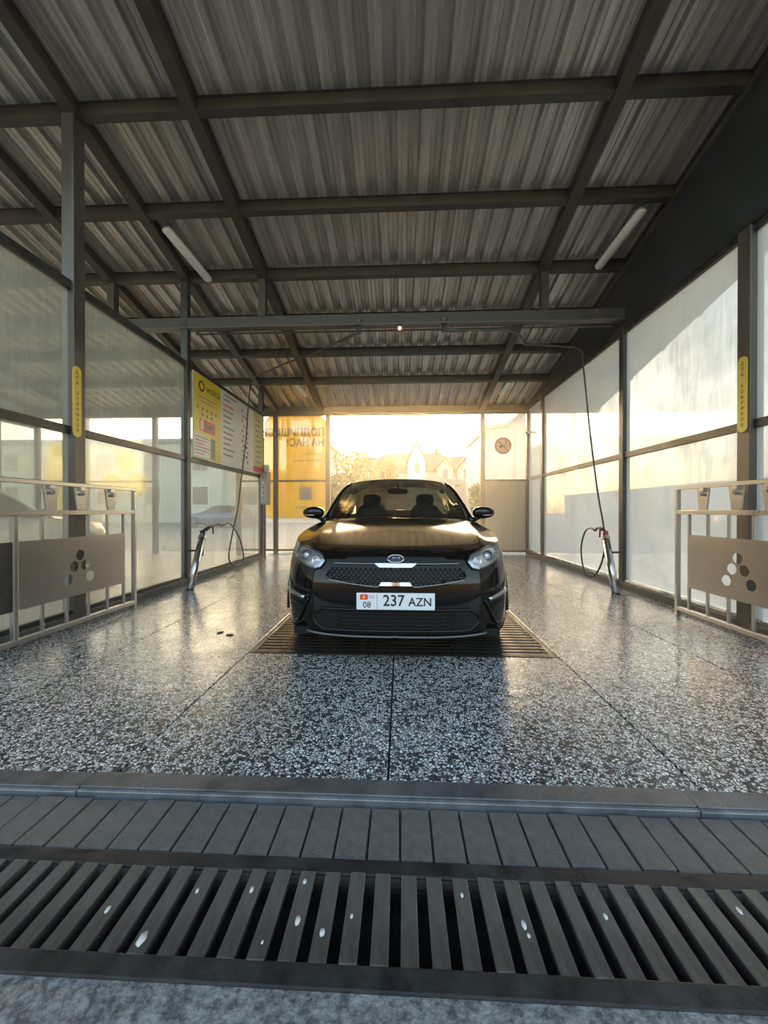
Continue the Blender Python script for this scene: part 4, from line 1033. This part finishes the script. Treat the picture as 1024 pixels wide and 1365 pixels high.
MB().prism([(4.1,5.0),(5.25,5.1),(7.0,6.55),(7.0,6.8),(5.15,5.3),(4.1,5.2)], 1, -.2, 6.2).build('roof', 'shed_grey', wh)

def tree(base, h, rx, leafm, label, n, name='tree', group=None, seed=0, lo=.25):
    rnd = random.Random(seed); root = empty(name, base); tag(root, label, 'tree' if name == 'tree' else 'shrub', group)
    m = MB(); m.tube(spline([(0,0,-.05),(.05,.02,h*.3),(-.05,0,h*.6),(0,0,h*.85)],8), [h*.03*(1-.08*k) for k in range(9)], 8)
    for k in range(7):
        a = rnd.uniform(0,6.28); z = h*rnd.uniform(.3,.65); m.tube([(0,0,z),(rx*.4*math.cos(a),rx*.4*math.sin(a),z+h*.12),(rx*.75*math.cos(a),rx*.75*math.sin(a),z+h*.2)], [h*.014,h*.01,h*.005], 5)
    m.build('trunk', 'bark', root, smooth=True)
    cl = [(rnd.uniform(-1,1)*rx*.62, rnd.uniform(-1,1)*rx*.62, h*(lo+.08+rnd.random()*(.86-lo))) for _ in range(16)]
    lf = MB()
    for k in range(n):
        c = cl[rnd.randrange(16)]; r = rx*.46; d = Vector((rnd.gauss(0,1),rnd.gauss(0,1),rnd.gauss(0,1))).normalized()*r*rnd.random()**.4
        p = Vector(c)+d; 
        if p.z > h: p.z = h-rnd.random()*.1
        a = Vector((rnd.gauss(0,1),rnd.gauss(0,1),rnd.gauss(0,1))).normalized(); b = a.cross(Vector((rnd.gauss(0,1),rnd.gauss(0,1),rnd.gauss(0,1)))).normalized()
        s = rnd.uniform(.045,.09)*(1+h*.06)
        lf.add([p-a*s, p+b*s*.5, p+a*s, p-b*s*.5], [(0,1,2,3)])
    f = lf.build('foliage', leafm, root); f['kind'] = 'stuff'
tree((-2.35,20.5,0), 4.15, 1.25, 'leaf_green', 'bushy green tree standing before the left end of the pink house', 5000, seed=1)
tree((-1.1,23.6,0), 4.2, .95, 'leaf_green', 'smaller rounded green tree beside the kiosk', 4000, seed=2)
tree((-2.7,15,0), 2.55, .95, 'leaf_dark', 'low dark shrub growing outside the rear opening beside the banner', 4000, 'shrub', seed=3, lo=.02)
tree((3.2,14.5,0), 2.2, .75, 'leaf_dark', 'low dark shrub growing outside the rear opening before the grey shed', 3500, 'shrub', seed=4, lo=.02)
tree((6.6,31,0), 4.9, .9, 'leaf_yellow', 'yellow-leaved tree behind the grey shed', 3000, seed=5)

# ------------------------------------------------------------------ scatter volume added in the rear of the bay to imitate veiling glare
m, nt, out = new_mat('glare_haze'); vs = N(nt, 'ShaderNodeVolumeScatter', i_Density=.030, i_Anisotropy=.75); vs.inputs[0].default_value = (1,.94,.84,1); nt.links.new(vs.outputs[0], out.inputs['Volume']); MATS['glare_haze'] = m
hz = MB().prism([(4.6,.02),(9.38,.02),(9.38,3.36),(4.6,zp(4.6)-.06)], 0, -2.98, 2.98).build('glare_haze', 'glare_haze'); tag(hz, 'thin golden volume added for the veiling glare in the rear of the bay', 'glare_haze', kind='stuff')
